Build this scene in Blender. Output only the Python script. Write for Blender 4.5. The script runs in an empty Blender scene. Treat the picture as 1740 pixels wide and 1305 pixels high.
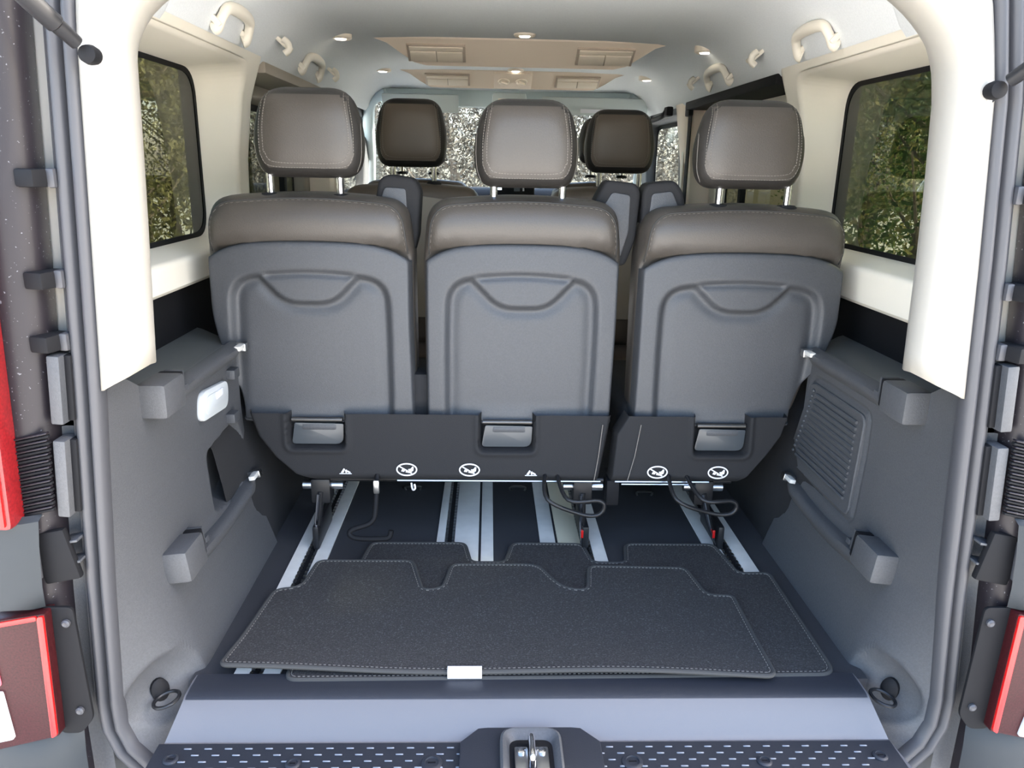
import bpy, bmesh, math, random
import numpy as np
from mathutils import Vector, Matrix
from mathutils.bvhtree import BVHTree

random.seed(7); rng = np.random.default_rng(7)
scene = bpy.context.scene
COL = scene.collection
PI = math.pi

# ------------------------------------------------------------------ camera
# lens and attitude: depth lines vanish at (832, 280) of 1740x1305, focal 1300 px, slight roll
F_PX = 1300.0
CAM_POS = Vector((-0.09, -1.10, 0.90))
fwd = Vector((832 - 870.0, 280 - 652.5, F_PX)).normalized()           # world +Y in camera axes (x right, y down, z ahead)
roll = 0.0098
right = Vector((1.0, roll, -(fwd.x + fwd.y * roll) / fwd.z)).normalized()
up = fwd.cross(right)
if up.y > 0: up = -up
rows = [Vector((right[i], fwd[i], up[i])) for i in range(3)]
cam_data = bpy.data.cameras.new('camera')
cam_data.lens = 36.0 * F_PX / 1740.0
cam_data.clip_start = 0.02
cam = bpy.data.objects.new('camera', cam_data)
COL.objects.link(cam)
m = Matrix((rows[0], -rows[1], -rows[2])).transposed().to_4x4()
m.translation = CAM_POS
cam.matrix_world = m
scene.camera = cam

# ------------------------------------------------------------------ world, sun, exposure
world = bpy.data.worlds.new('sky'); scene.world = world
world.use_nodes = True
wn = world.node_tree; wn.nodes.clear()
sky = wn.nodes.new('ShaderNodeTexSky'); sky.sky_type = 'NISHITA'
sky.sun_disc = False
sky.sun_elevation = math.radians(41); sky.sun_rotation = math.radians(85)
sky.air_density = 1.0; sky.dust_density = 2.5; sky.ozone_density = 1.0
bg = wn.nodes.new('ShaderNodeBackground'); bg.inputs['Strength'].default_value = 0.50
wo = wn.nodes.new('ShaderNodeOutputWorld')
wn.links.new(sky.outputs[0], bg.inputs[0]); wn.links.new(bg.outputs[0], wo.inputs[0])

sun_d = bpy.data.lights.new('sun', 'SUN'); sun_d.energy = 16.0; sun_d.angle = math.radians(1.0)
sun_d.color = (1.0, 0.93, 0.82)
sun = bpy.data.objects.new('sun', sun_d); COL.objects.link(sun)
sun.rotation_euler = Vector((-0.74, -0.06, -0.64)).to_track_quat('-Z', 'Y').to_euler()   # from the right of the van, over the trees

vs = scene.view_settings
vs.view_transform = 'Standard'; vs.look = 'None'; vs.gamma = 1.0; vs.use_curve_mapping = False
vs.exposure = 1.6
scene.cycles.max_bounces = 10
scene.cycles.transparent_max_bounces = 12

# ------------------------------------------------------------------ materials
def mat(name, col, rough=0.5, metal=0.0, bump=0.0, bscale=300.0, var=0.0, vscale=40.0, spec=0.5, coat=0.0, detail=2.0, speck=None):
    M = bpy.data.materials.new(name); M.use_nodes = True
    nt = M.node_tree; b = nt.nodes['Principled BSDF']
    b.inputs['Base Color'].default_value = (*col, 1); b.inputs['Roughness'].default_value = rough
    b.inputs['Metallic'].default_value = metal; b.inputs['Specular IOR Level'].default_value = spec
    b.inputs['Coat Weight'].default_value = coat
    tc = nt.nodes.new('ShaderNodeTexCoord')
    if var > 0:
        n = nt.nodes.new('ShaderNodeTexNoise'); n.inputs['Scale'].default_value = vscale; n.inputs['Detail'].default_value = 4
        r = nt.nodes.new('ShaderNodeMapRange')
        r.inputs['From Min'].default_value = 0.3; r.inputs['From Max'].default_value = 0.7
        r.inputs['To Min'].default_value = 1 - var; r.inputs['To Max'].default_value = 1 + var
        mx = nt.nodes.new('ShaderNodeVectorMath'); mx.operation = 'SCALE'
        mx.inputs[0].default_value = col
        nt.links.new(tc.outputs['Object'], n.inputs['Vector']); nt.links.new(n.outputs['Fac'], r.inputs['Value'])
        nt.links.new(r.outputs[0], mx.inputs['Scale']); nt.links.new(mx.outputs[0], b.inputs['Base Color'])
        last = mx.outputs[0]
    else:
        last = None
    if speck:                                   # fine light flecks (dust, drops, pile)
        sc, thr, sc_col = speck
        v = nt.nodes.new('ShaderNodeTexNoise'); v.inputs['Scale'].default_value = sc; v.inputs['Detail'].default_value = 1
        rr = nt.nodes.new('ShaderNodeMapRange'); rr.inputs['From Min'].default_value = thr; rr.inputs['From Max'].default_value = thr + 0.06
        mc = nt.nodes.new('ShaderNodeMix'); mc.data_type = 'RGBA'
        mc.inputs['A'].default_value = (*col, 1); mc.inputs['B'].default_value = (*sc_col, 1)
        nt.links.new(tc.outputs['Object'], v.inputs['Vector']); nt.links.new(v.outputs['Fac'], rr.inputs['Value'])
        nt.links.new(rr.outputs[0], mc.inputs['Factor'])
        if last: nt.links.new(last, mc.inputs['A'])
        nt.links.new(mc.outputs['Result'], b.inputs['Base Color'])
    if bump > 0:
        n2 = nt.nodes.new('ShaderNodeTexNoise'); n2.inputs['Scale'].default_value = bscale; n2.inputs['Detail'].default_value = detail
        bp = nt.nodes.new('ShaderNodeBump'); bp.inputs['Strength'].default_value = bump; bp.inputs['Distance'].default_value = 0.002
        nt.links.new(tc.outputs['Object'], n2.inputs['Vector']); nt.links.new(n2.outputs['Fac'], bp.inputs['Height'])
        nt.links.new(bp.outputs[0], b.inputs['Normal'])
    return M

def glass_mat(name, tint, refl=1.0, rough=0.0):
    M = bpy.data.materials.new(name); M.use_nodes = True
    nt = M.node_tree; nt.nodes.clear()
    o = nt.nodes.new('ShaderNodeOutputMaterial'); t = nt.nodes.new('ShaderNodeBsdfTransparent'); g = nt.nodes.new('ShaderNodeBsdfGlossy')
    lw = nt.nodes.new('ShaderNodeLayerWeight'); lw.inputs['Blend'].default_value = 0.5
    pw = nt.nodes.new('ShaderNodeMath'); pw.operation = 'POWER'; pw.inputs[1].default_value = 5.0
    f = nt.nodes.new('ShaderNodeMapRange'); f.inputs['To Min'].default_value = 0.07 * refl; f.inputs['To Max'].default_value = 0.8
    nt.links.new(lw.outputs['Facing'], pw.inputs[0]); nt.links.new(pw.outputs[0], f.inputs['Value'])
    mx = nt.nodes.new('ShaderNodeMixShader')
    t.inputs['Color'].default_value = (*tint, 1); g.inputs['Roughness'].default_value = rough
    nt.links.new(f.outputs[0], mx.inputs[0]); nt.links.new(t.outputs[0], mx.inputs[1]); nt.links.new(g.outputs[0], mx.inputs[2])
    nt.links.new(mx.outputs[0], o.inputs[0])
    return M

M = {}
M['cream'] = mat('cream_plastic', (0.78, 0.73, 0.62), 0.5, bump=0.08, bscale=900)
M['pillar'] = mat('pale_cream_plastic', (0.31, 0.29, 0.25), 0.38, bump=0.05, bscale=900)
M['headliner'] = mat('grey_headliner_fabric', (0.74, 0.77, 0.78), 0.95, bump=0.15, bscale=700, var=0.04, vscale=250)
M['panel'] = mat('charcoal_grained_plastic', (0.058, 0.059, 0.062), 0.55, bump=0.25, bscale=600, var=0.12, vscale=260)
M['shelf'] = mat('shelf_plastic_sheen', (0.085, 0.092, 0.092), 0.42, bump=0.15, bscale=600)  # grazing reflection on the shelf top put into a lighter base colour
M['shell'] = mat('slate_grained_plastic', (0.046, 0.048, 0.052), 0.52, bump=0.25, bscale=600, var=0.10, vscale=260)
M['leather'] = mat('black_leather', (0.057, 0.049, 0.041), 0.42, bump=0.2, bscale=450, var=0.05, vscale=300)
M['gore_shade'] = mat('shaded_side_leather', (0.022, 0.020, 0.018), 0.45, bump=0.2, bscale=450, spec=0.35)  # same leather, shade of the headrest sides put into a darker colour
M['leather2'] = mat('dark_brown_leather', (0.10, 0.076, 0.055), 0.45, bump=0.2, bscale=450)
M['skirt'] = mat('black_vinyl', (0.017, 0.017, 0.018), 0.75, bump=0.2, bscale=600, spec=0.2)
M['thread'] = mat('pale_thread', (0.17, 0.155, 0.135), 0.8)
M['chrome'] = mat('chrome', (0.75, 0.75, 0.78), 0.12, 1.0)
M['steel'] = mat('dull_steel', (0.45, 0.46, 0.47), 0.3, 1.0)
M['darksteel'] = mat('dark_steel', (0.10, 0.095, 0.09), 0.35, 0.8)
M['alu'] = mat('grey_anodised_aluminium', (0.62, 0.60, 0.55), 0.5, 0.1, var=0.05, vscale=30)
M['alu_gold'] = mat('yellowish_aluminium', (0.62, 0.56, 0.40), 0.5, 0.1)
M['black'] = mat('black_metal', (0.010, 0.010, 0.011), 0.4, spec=0.35)
M['void'] = mat('black_plastic', (0.006, 0.006, 0.007), 0.7, spec=0.2)
M['rubber'] = mat('grey_rubber', (0.042, 0.042, 0.046), 0.5)
M['carpet'] = mat('black_needle_carpet', (0.024, 0.024, 0.027), 0.95, bump=0.6, bscale=1200, var=0.25, vscale=700)
M['arch'] = mat('charcoal_felt', (0.010, 0.0095, 0.010), 0.95, bump=0.5, bscale=1000, var=0.2, vscale=500)
M['mat'] = mat('charcoal_mat_pile', (0.0235, 0.0215, 0.0205), 0.95, bump=0.9, bscale=500, var=0.45, vscale=260, speck=(330, 0.60, (0.055, 0.054, 0.055)))
M['binding'] = mat('dark_grey_binding', (0.035, 0.034, 0.032), 0.8)
M['white'] = mat('white_print', (0.66, 0.66, 0.68), 0.6)
M['lamp'] = mat('white_lamp_plastic', (0.50, 0.52, 0.52), 0.35)
M['sill'] = mat('slate_sill_plastic', (0.108, 0.104, 0.108), 0.40, bump=0.12, bscale=900)
M['tread'] = mat('dark_tread_plastic', (0.014, 0.016, 0.022), 0.5, bump=0.2, bscale=800)
M['treadbar'] = mat('worn_tread_edge', (0.16, 0.17, 0.19), 0.4)
M['paint'] = mat('dark_plum_paint', (0.012, 0.0095, 0.012), 0.45, spec=0.3, coat=0.05, speck=(260, 0.71, (0.12, 0.12, 0.13)))
M['metalpaint'] = mat('pale_bare_metal', (0.62, 0.60, 0.55), 0.3, 0.75)
M['greypaint'] = mat('steel_grey_paint', (0.022, 0.026, 0.029), 0.55, 0.0, spec=0.3, coat=0.0)
M['red'] = mat('red_lens', (0.16, 0.007, 0.009), 0.3, coat=0.15, var=0.35, vscale=260)
M['redbright'] = mat('bright_red_lens', (0.45, 0.006, 0.006), 0.3, coat=0.1)
M['redsmoke'] = mat('smoked_red_lens', (0.030, 0.0045, 0.0055), 0.4, spec=0.2, coat=0.05, var=0.4, vscale=300)
M['pinklens'] = mat('pink_reflector_lens', (0.75, 0.16, 0.20), 0.12, coat=1.0, var=0.3, vscale=120)
M['flap'] = mat('slate_flap_plastic', (0.045, 0.052, 0.058), 0.3)
M['tint'] = glass_mat('tinted_glass', (0.27, 0.28, 0.235))
M['clear'] = glass_mat('clear_glass', (0.94, 0.97, 0.97), 0.6)
M['teal'] = mat('pale_teal_trim', (0.55, 0.64, 0.64), 0.6)
M['taupe'] = mat('taupe_plastic', (0.30, 0.26, 0.21), 0.5)
M['beige'] = mat('beige_console_plastic', (0.88, 0.75, 0.61), 0.45)
M['beige2'] = mat('light_beige_vent', (0.86, 0.76, 0.62), 0.4)
M['ventshade'] = mat('vent_shade_beige', (0.52, 0.43, 0.34), 0.5)  # shadow lines round the louvres put into a darker vent base
M['visor'] = mat('grey_green_visor', (0.52, 0.57, 0.55), 0.8)
M['ground'] = mat('grey_gravel', (0.52, 0.50, 0.47), 0.95, bump=0.5, bscale=40, var=0.25, vscale=8)
M['bark'] = mat('grey_bark', (0.16, 0.13, 0.10), 0.9, bump=0.6, bscale=30, var=0.3, vscale=10)

def leaf_mat(name, c1, c2, c3):
    L = bpy.data.materials.new(name); L.use_nodes = True
    nt = L.node_tree; b = nt.nodes['Principled BSDF']; b.inputs['Roughness'].default_value = 0.7
    g = nt.nodes.new('ShaderNodeNewGeometry'); r = nt.nodes.new('ShaderNodeValToRGB')
    e = r.color_ramp.elements; e[0].color = (*c1, 1); e[1].color = (*c3, 1)
    x = e.new(0.5); x.color = (*c2, 1)
    nt.links.new(g.outputs['Random Per Island'], r.inputs[0]); nt.links.new(r.outputs[0], b.inputs['Base Color'])
    tr = nt.nodes.new('ShaderNodeBsdfTranslucent'); mx = nt.nodes.new('ShaderNodeMixShader'); mx.inputs[0].default_value = 0.45
    nt.links.new(r.outputs[0], tr.inputs['Color']); nt.links.new(b.outputs[0], mx.inputs[1]); nt.links.new(tr.outputs[0], mx.inputs[2])
    nt.links.new(mx.outputs[0], nt.nodes['Material Output'].inputs['Surface'])
    return L
M['leaf_pale'] = leaf_mat('pale_dry_leaves', (0.035, 0.03, 0.022), (0.11, 0.095, 0.07), (0.22, 0.22, 0.20))
M['leaf_green'] = leaf_mat('green_leaves', (0.03, 0.07, 0.02), (0.09, 0.16, 0.05), (0.30, 0.26, 0.10))
M['leaf_olive'] = leaf_mat('olive_leaves', (0.05, 0.06, 0.02), (0.20, 0.19, 0.07), (0.42, 0.38, 0.20))
def emis(name, col, s):
    E_ = bpy.data.materials.new(name); E_.use_nodes = True
    b = E_.node_tree.nodes['Principled BSDF']; b.inputs['Base Color'].default_value = (*col, 1)
    b.inputs['Emission Color'].default_value = (*col, 1); b.inputs['Emission Strength'].default_value = s
    return E_
M['led'] = emis('lit_lamp_lens', (1.0, 0.92, 0.80), 3.0)
M['screen'] = emis('lit_display', (0.8, 0.9, 1.0), 0.6)

# ------------------------------------------------------------------ object helpers
def tag(o, label=None, cat=None, group=None, kind=None):
    if label: o['label'] = label
    if cat: o['category'] = cat
    if group: o['group'] = group
    if kind: o['kind'] = kind
    return o

def thing(name, loc, label=None, cat=None, group=None, kind=None):
    o = bpy.data.objects.new(name, None); COL.objects.link(o)
    o.location = loc; o.empty_display_size = 0.05
    return tag(o, label, cat, group, kind)

def wloc(o):
    l = Vector((0, 0, 0))
    while o is not None:
        l = l + o.location; o = o.parent
    return l

class MB:
    def __init__(s): s.v = []; s.f = []
    def add(s, vs, fs):
        n = len(s.v); s.v += [tuple(map(float, p)) for p in vs]; s.f += [tuple(i + n for i in q) for q in fs]; return s
    def addbm(s, bm):
        bm.verts.index_update()
        s.add([v.co[:] for v in bm.verts], [[v.index for v in f.verts] for f in bm.faces]); bm.free(); return s
    def box(s, c, size, bevel=0.0, rot=None, seg=2):
        bm = bmesh.new(); bmesh.ops.create_cube(bm, size=1.0)
        bmesh.ops.scale(bm, vec=size, verts=bm.verts)
        if bevel > 0: bmesh.ops.bevel(bm, geom=bm.edges[:], offset=bevel, segments=seg, profile=0.6, affect='EDGES')
        if rot is not None: bmesh.ops.transform(bm, matrix=rot.to_4x4(), verts=bm.verts)
        bmesh.ops.translate(bm, vec=c, verts=bm.verts)
        return s.addbm(bm)
    def rings(s, loops, cap0=True, cap1=True, closed=True):
        n = len(loops[0]); vs = [p for L in loops for p in L]; fs = []
        for i in range(len(loops) - 1):
            for j in range(n if closed else n - 1):
                k = (j + 1) % n
                fs.append((i * n + j, i * n + k, (i + 1) * n + k, (i + 1) * n + j))
        if cap0: fs.append(tuple(range(n))[::-1])
        if cap1: fs.append(tuple(range((len(loops) - 1) * n, len(loops) * n)))
        return s.add(vs, fs)
    def grid(s, P):
        P = np.asarray(P); a, b = P.shape[:2]
        fs = [(i * b + j, (i + 1) * b + j, (i + 1) * b + j + 1, i * b + j + 1) for i in range(a - 1) for j in range(b - 1)]
        return s.add(P.reshape(-1, 3).tolist(), fs)
    def tube(s, path, r, n=8, closed=False):
        path = [Vector(p) for p in path]; N = len(path)
        rs = r if isinstance(r, (list, tuple)) else [r] * N
        loops = []; ref = None
        for i, p in enumerate(path):
            a = path[(i - 1) % N] if (closed or i > 0) else p
            b = path[(i + 1) % N] if (closed or i < N - 1) else p
            t = (b - a).normalized()
            if ref is None:
                ref = t.orthogonal().normalized()
            ref = (ref - t * ref.dot(t)).normalized()
            bi = t.cross(ref)
            loops.append([p + (ref * math.cos(2 * PI * k / n) + bi * math.sin(2 * PI * k / n)) * rs[i] for k in range(n)])
        if closed: loops.append(loops[0]); return s.rings(loops, False, False)
        return s.rings(loops)
    def prism(s, poly, o, ex, ey, depth, bevel=0.0, seg=2):
        # polygon (a, b) -> o + a*ex + b*ey, pushed along ex x ey by depth
        o, ex, ey = Vector(o), Vector(ex), Vector(ey); nz = ex.cross(ey).normalized()
        bm = bmesh.new()
        f = bm.faces.new([bm.verts.new(o + ex * a + ey * b) for a, b in poly]); bm.normal_update()
        r = bmesh.ops.extrude_face_region(bm, geom=[f])
        bmesh.ops.translate(bm, vec=nz * depth, verts=[e for e in r['geom'] if isinstance(e, bmesh.types.BMVert)])
        bmesh.ops.recalc_face_normals(bm, faces=bm.faces)
        if bevel > 0:
            ed = [e for e in bm.edges if e.calc_face_angle(0) > 0.6 and abs((e.verts[0].co - e.verts[1].co).normalized().dot(nz)) < 0.5]
            bmesh.ops.bevel(bm, geom=ed, offset=bevel, segments=seg, profile=0.6, affect='EDGES', clamp_overlap=True)
        return s.addbm(bm)
    def build(s, name, m, parent=None, angle=38, smooth=True, recalc=True, **kw):
        me = bpy.data.meshes.new(name)
        off = wloc(parent) if parent is not None else Vector((0, 0, 0))
        me.from_pydata([(a - off.x, b - off.y, c - off.z) for a, b, c in s.v], [], s.f)
        if recalc:
            bm = bmesh.new(); bm.from_mesh(me); bmesh.ops.recalc_face_normals(bm, faces=bm.faces); bm.to_mesh(me); bm.free()
        if smooth:
            me.shade_smooth(); me.set_sharp_from_angle(angle=math.radians(angle))
        me.materials.append(M[m] if isinstance(m, str) else m); me.update()
        o = bpy.data.objects.new(name, me); COL.objects.link(o)
        if parent is not None: o.parent = parent
        return tag(o, **kw) if kw else o

def share(o, parent, loc):
    c = o.copy(); COL.objects.link(c); c.parent = parent; c.location = loc; return c

def rpoly(pts, r, n=5):
    # polygon with its corners rounded
    out = []; N = len(pts); rr = r if isinstance(r, (list, tuple)) else [r] * N
    for i in range(N):
        p = Vector(pts[i]); a = Vector(pts[i - 1]); b = Vector(pts[(i + 1) % N])
        d1 = (a - p); d2 = (b - p)
        k = min(rr[i], d1.length * 0.48, d2.length * 0.48)
        if k < 1e-5: out.append(tuple(p)); continue
        p0 = p + d1.normalized() * k; p2 = p + d2.normalized() * k
        for j in range(n + 1):
            t = j / n; out.append(tuple(p0 * (1 - t) ** 2 + p * 2 * t * (1 - t) + p2 * t * t))
    return out

def resample(pts, step, closed=True):
    P = [Vector(p) for p in pts]; 
    if closed: P.append(P[0])
    out = []; 
    for a, b in zip(P[:-1], P[1:]):
        n = max(1, int((b - a).length / step))
        for i in range(n): out.append(a.lerp(b, i / n))
    if not closed: out.append(P[-1])
    return out

def catmull(pts, n=6, closed=False):
    P = [Vector(p) for p in pts]; N = len(P); out = []
    for i in range(N if closed else N - 1):
        p0 = P[(i - 1) % N] if closed or i > 0 else P[i]
        p1 = P[i]; p2 = P[(i + 1) % N]; p3 = P[(i + 2) % N] if closed or i < N - 2 else p2
        for k in range(n):
            t = k / n
            out.append(0.5 * ((2 * p1) + (p2 - p0) * t + (2 * p0 - 5 * p1 + 4 * p2 - p3) * t * t + (3 * p1 - p0 - 3 * p2 + p3) * t ** 3))
    if not closed: out.append(P[-1])
    return out

def interp(t, tab): return float(np.interp(t, [a for a, _ in tab], [b for _, b in tab]))

def sdpoly(X, Y, poly):
    # signed distance to a polygon, negative inside (numpy)
    P = np.asarray(poly, float); d = np.full(X.shape, 1e9); ins = np.zeros(X.shape, bool)
    for i in range(len(P)):
        a = P[i - 1]; b = P[i]; e = b - a
        wx, wy = X - a[0], Y - a[1]
        t = np.clip((wx * e[0] + wy * e[1]) / (e @ e + 1e-12), 0, 1)
        d = np.minimum(d, np.hypot(wx - e[0] * t, wy - e[1] * t))
        c = ((a[1] > Y) != (b[1] > Y)) & (X < (b[0] - a[0]) * (Y - a[1]) / (b[1] - a[1] + 1e-15) + a[0])
        ins ^= c
    return np.where(ins, -d, d)

def sstep(x, a, b):
    t = np.clip((x - a) / (b - a), 0, 1); return t * t * (3 - 2 * t)

def drape(obj, pts, direction=(0, 1, 0), back=0.3, lift=0.0008):
    # lay points on a mesh along a direction (object without rotation)
    me = obj.data; off = wloc(obj)
    bv = BVHTree.FromPolygons([v.co[:] for v in me.vertices], [p.vertices[:] for p in me.polygons])
    d = Vector(direction); out = []
    for p in pts:
        p = Vector(p) - off
        h = bv.ray_cast(p - d * back, d)
        if h[0] is not None: out.append(h[0] + off - d * lift)
    return out

# ------------------------------------------------------------------ the place outside
gm = MB(); gm.box((0, 0, -0.60), (60, 60, 0.1)); gm.build('ground', 'ground', kind='structure')

# aperture half width at height z, per side
W_L = [(-0.10, .655), (-0.06, .685), (-0.02, .697), (.03, .697), (.24, .685), (.57, .661), (.87, .642), (1.0, .634), (1.094, .628), (1.2, .605), (1.3, .57)]
W_R = [(-0.10, .637), (-0.06, .670), (-0.02, .682), (.03, .684), (.24, .664), (.57, .641), (.77, .625), (1.0, .603), (1.12, .58), (1.2, .555), (1.3, .52)]
def W(s, z): return interp(z, W_L if s < 0 else W_R)

# ------------------------------------------------------------------ structure: floor with seat rails
fb = MB(); fb.box((0, 1.635, -0.02), (1.235, 3.09, 0.04)); fb.box((0, 2.0, -0.03), (1.66, 2.7, 0.04))
floor = fb.build('floor', 'carpet', kind='structure')
def seat_rail(x0, x1, slot, plates, y0=0.075, y1=2.2):
    r = None
    for i, (a, b, mm) in enumerate(plates):
        q = MB().box(((a + b) / 2, (y0 + y1) / 2, 0.0015), (b - a, y1 - y0, 0.005), 0.0008)
        if r is None: r = q.build('seat_rail', mm, floor)
        else: q.build('rail_plate', mm, r)
    MB().box((slot, (y0 + y1) / 2, 0.0006), (0.022, y1 - y0, 0.0012)).build('rail_slot', 'void', r)
    t = MB()
    yy = y0 + 0.01
    while yy < 1.25:
        for sx in (-1, 1): t.box((slot + sx * 0.0085, yy, 0.0025), (0.006, 0.010, 0.005))
        yy += 0.018
    t.build('rail_teeth', 'steel', r, smooth=False, kind='stuff')
    return r
seat_rail(-.545, -.462, -.505, [(-.545, -.517, 'alu'), (-.493, -.462, 'alu')])
seat_rail(-.212, -.072, -.180, [(-.212, -.192, 'alu'), (-.168, -.108, 'alu'), (-.102, -.072, 'alu')])
seat_rail(.044, .200, .156, [(.044, .082, 'alu'), (.088, .144, 'alu_gold'), (.168, .200, 'alu')])
seat_rail(.448, .545, .498, [(.448, .486, 'alu'), (.510, .545, 'alu')])
for xr, yr in ((-.30, .93), (.0, .93), (.36, .90)):
    MB().tube(catmull([(xr - .02, yr, .001), (xr - .02, yr - .002, .012), (xr + .02, yr - .002, .012), (xr + .02, yr, .001)], 4), .003, 6).build('floor_staple', 'steel', floor)

# ------------------------------------------------------------------ ceiling
CE = [(0, 1.31), (.3, 1.309), (.48, 1.304), (.56, 1.294), (.61, 1.277), (.65, 1.245), (.68, 1.204), (.70, 1.163), (.715, 1.150)]
def ceil_z(x): return interp(abs(x), CE)
def ceil_pt(x, y):
    k = sstep(np.array(y), 2.35, 3.0) * 0.06
    return ceil_z(x) - float(k) * (1 - min(1, abs(x) / .7) ** 4)
xs = [-q for q in np.linspace(.715, .3, 22)] + [0] + list(np.linspace(.3, .715, 22))
ys = list(np.linspace(.20, 2.98, 40))
cb = MB(); cb.grid([[(x, y, ceil_pt(x, y)) for x in xs] for y in ys])
ceiling = cb.build('ceiling', 'headliner', angle=60, kind='structure')
MB().box((0, 1.55, 1.40), (1.75, 3.2, 0.03), 0.012).build('roof_skin', 'paint', ceiling)
# rear edge of the headliner, a slightly lower step
st = MB(); st.grid([[(x, y, ceil_z(x) - 0.012 * (1 if i in (1, 2) else 0.0) + (0.02 if i == 0 else 0)) for x in xs] for i, y in enumerate((.10, .12, .47, .485))])
st.build('headliner_rear_edge', 'headliner', ceiling)

# ------------------------------------------------------------------ upper side walls with window recesses
def rrect(y0, y1, z0, z1, r, n=8):
    return rpoly([(y0, z0), (y1, z0), (y1, z1), (y0, z1)], r, n)
XW = [(.0, .77), (.55, .765), (.9, .755), (1.06, .735), (1.165, .70)]
def dense(loop, k):
    out = []
    for i, p in enumerate(loop):
        q = loop[(i + 1) % len(loop)]
        for j in range(k): out.append((p[0] + (q[0] - p[0]) * j / k, p[1] + (q[1] - p[1]) * j / k))
    return out
def holed_wall(s, xf, rect, hole, r, depth, shrink, edge=0.014):
    y0, y1, z0, z1 = rect; b = MB()
    base = dense(rrect(*hole, r), 4)
    cy, cz = (hole[0] + hole[1]) / 2, (hole[2] + hole[3]) / 2
    outer = []
    for y, z in base:                                   # push each point out to the rectangle
        dy, dz = y - cy, z - cz
        ky = ((y1 - cy) if dy > 0 else (y0 - cy)) / dy if abs(dy) > 1e-6 else 1e9
        kz = ((z1 - cz) if dz > 0 else (z0 - cz)) / dz if abs(dz) > 1e-6 else 1e9
        k = min(ky, kz); outer.append((cy + dy * k, cz + dz * k))
    hw, hh = (hole[1] - hole[0]) / 2, (hole[3] - hole[2]) / 2
    def sc(i): return [(cy + (y - cy) * (1 - i / hw), cz + (z - cz) * (1 - i / hh)) for y, z in base]
    def L(loop, dx): return [(s * (xf(z) + dx), y, z) for y, z in loop]
    def mixl(a, b_, t): return [(p[0] + (q[0] - p[0]) * t, p[1] + (q[1] - p[1]) * t) for p, q in zip(a, b_)]
    fr = [L(mixl(outer, base, t), 0) for t in (0, .35, .7)]
    xg = xf(cz) + depth
    fr += [L(sc(-edge), 0), L(sc(-edge * .3), edge * .25), L(sc(0), edge)]
    fr.append([(s * xg, y, z) for y, z in sc(shrink)])
    b.rings(fr, False, False)
    return b, [(y, z) for y, z in sc(shrink)], xg

def pane(n, s, loop, xg, m, frit=0.012, fm='void'):
    cy = sum(p[0] for p in loop) / len(loop); cz = sum(p[1] for p in loop) / len(loop)
    hw = max(abs(p[0] - cy) for p in loop); hh = max(abs(p[1] - cz) for p in loop)
    def ring(i, x): return [(s * x, cy + (y - cy) * (1 - i / hw), cz + (z - cz) * (1 - i / hh)) for y, z in loop]
    b = MB(); b.rings([ring(-.01, xg), ring(-.01, xg + .004)])
    w = b.build(f'window_{n}', m, kind='structure', smooth=False)
    f = MB(); f.rings([ring(-.012, xg - .002), ring(frit, xg - .002), ring(frit, xg - .0005), ring(-.012, xg - .0005), ring(-.012, xg - .002)], False, False)
    f.build('window_seal', fm, w, smooth=False)
    return w

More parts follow.
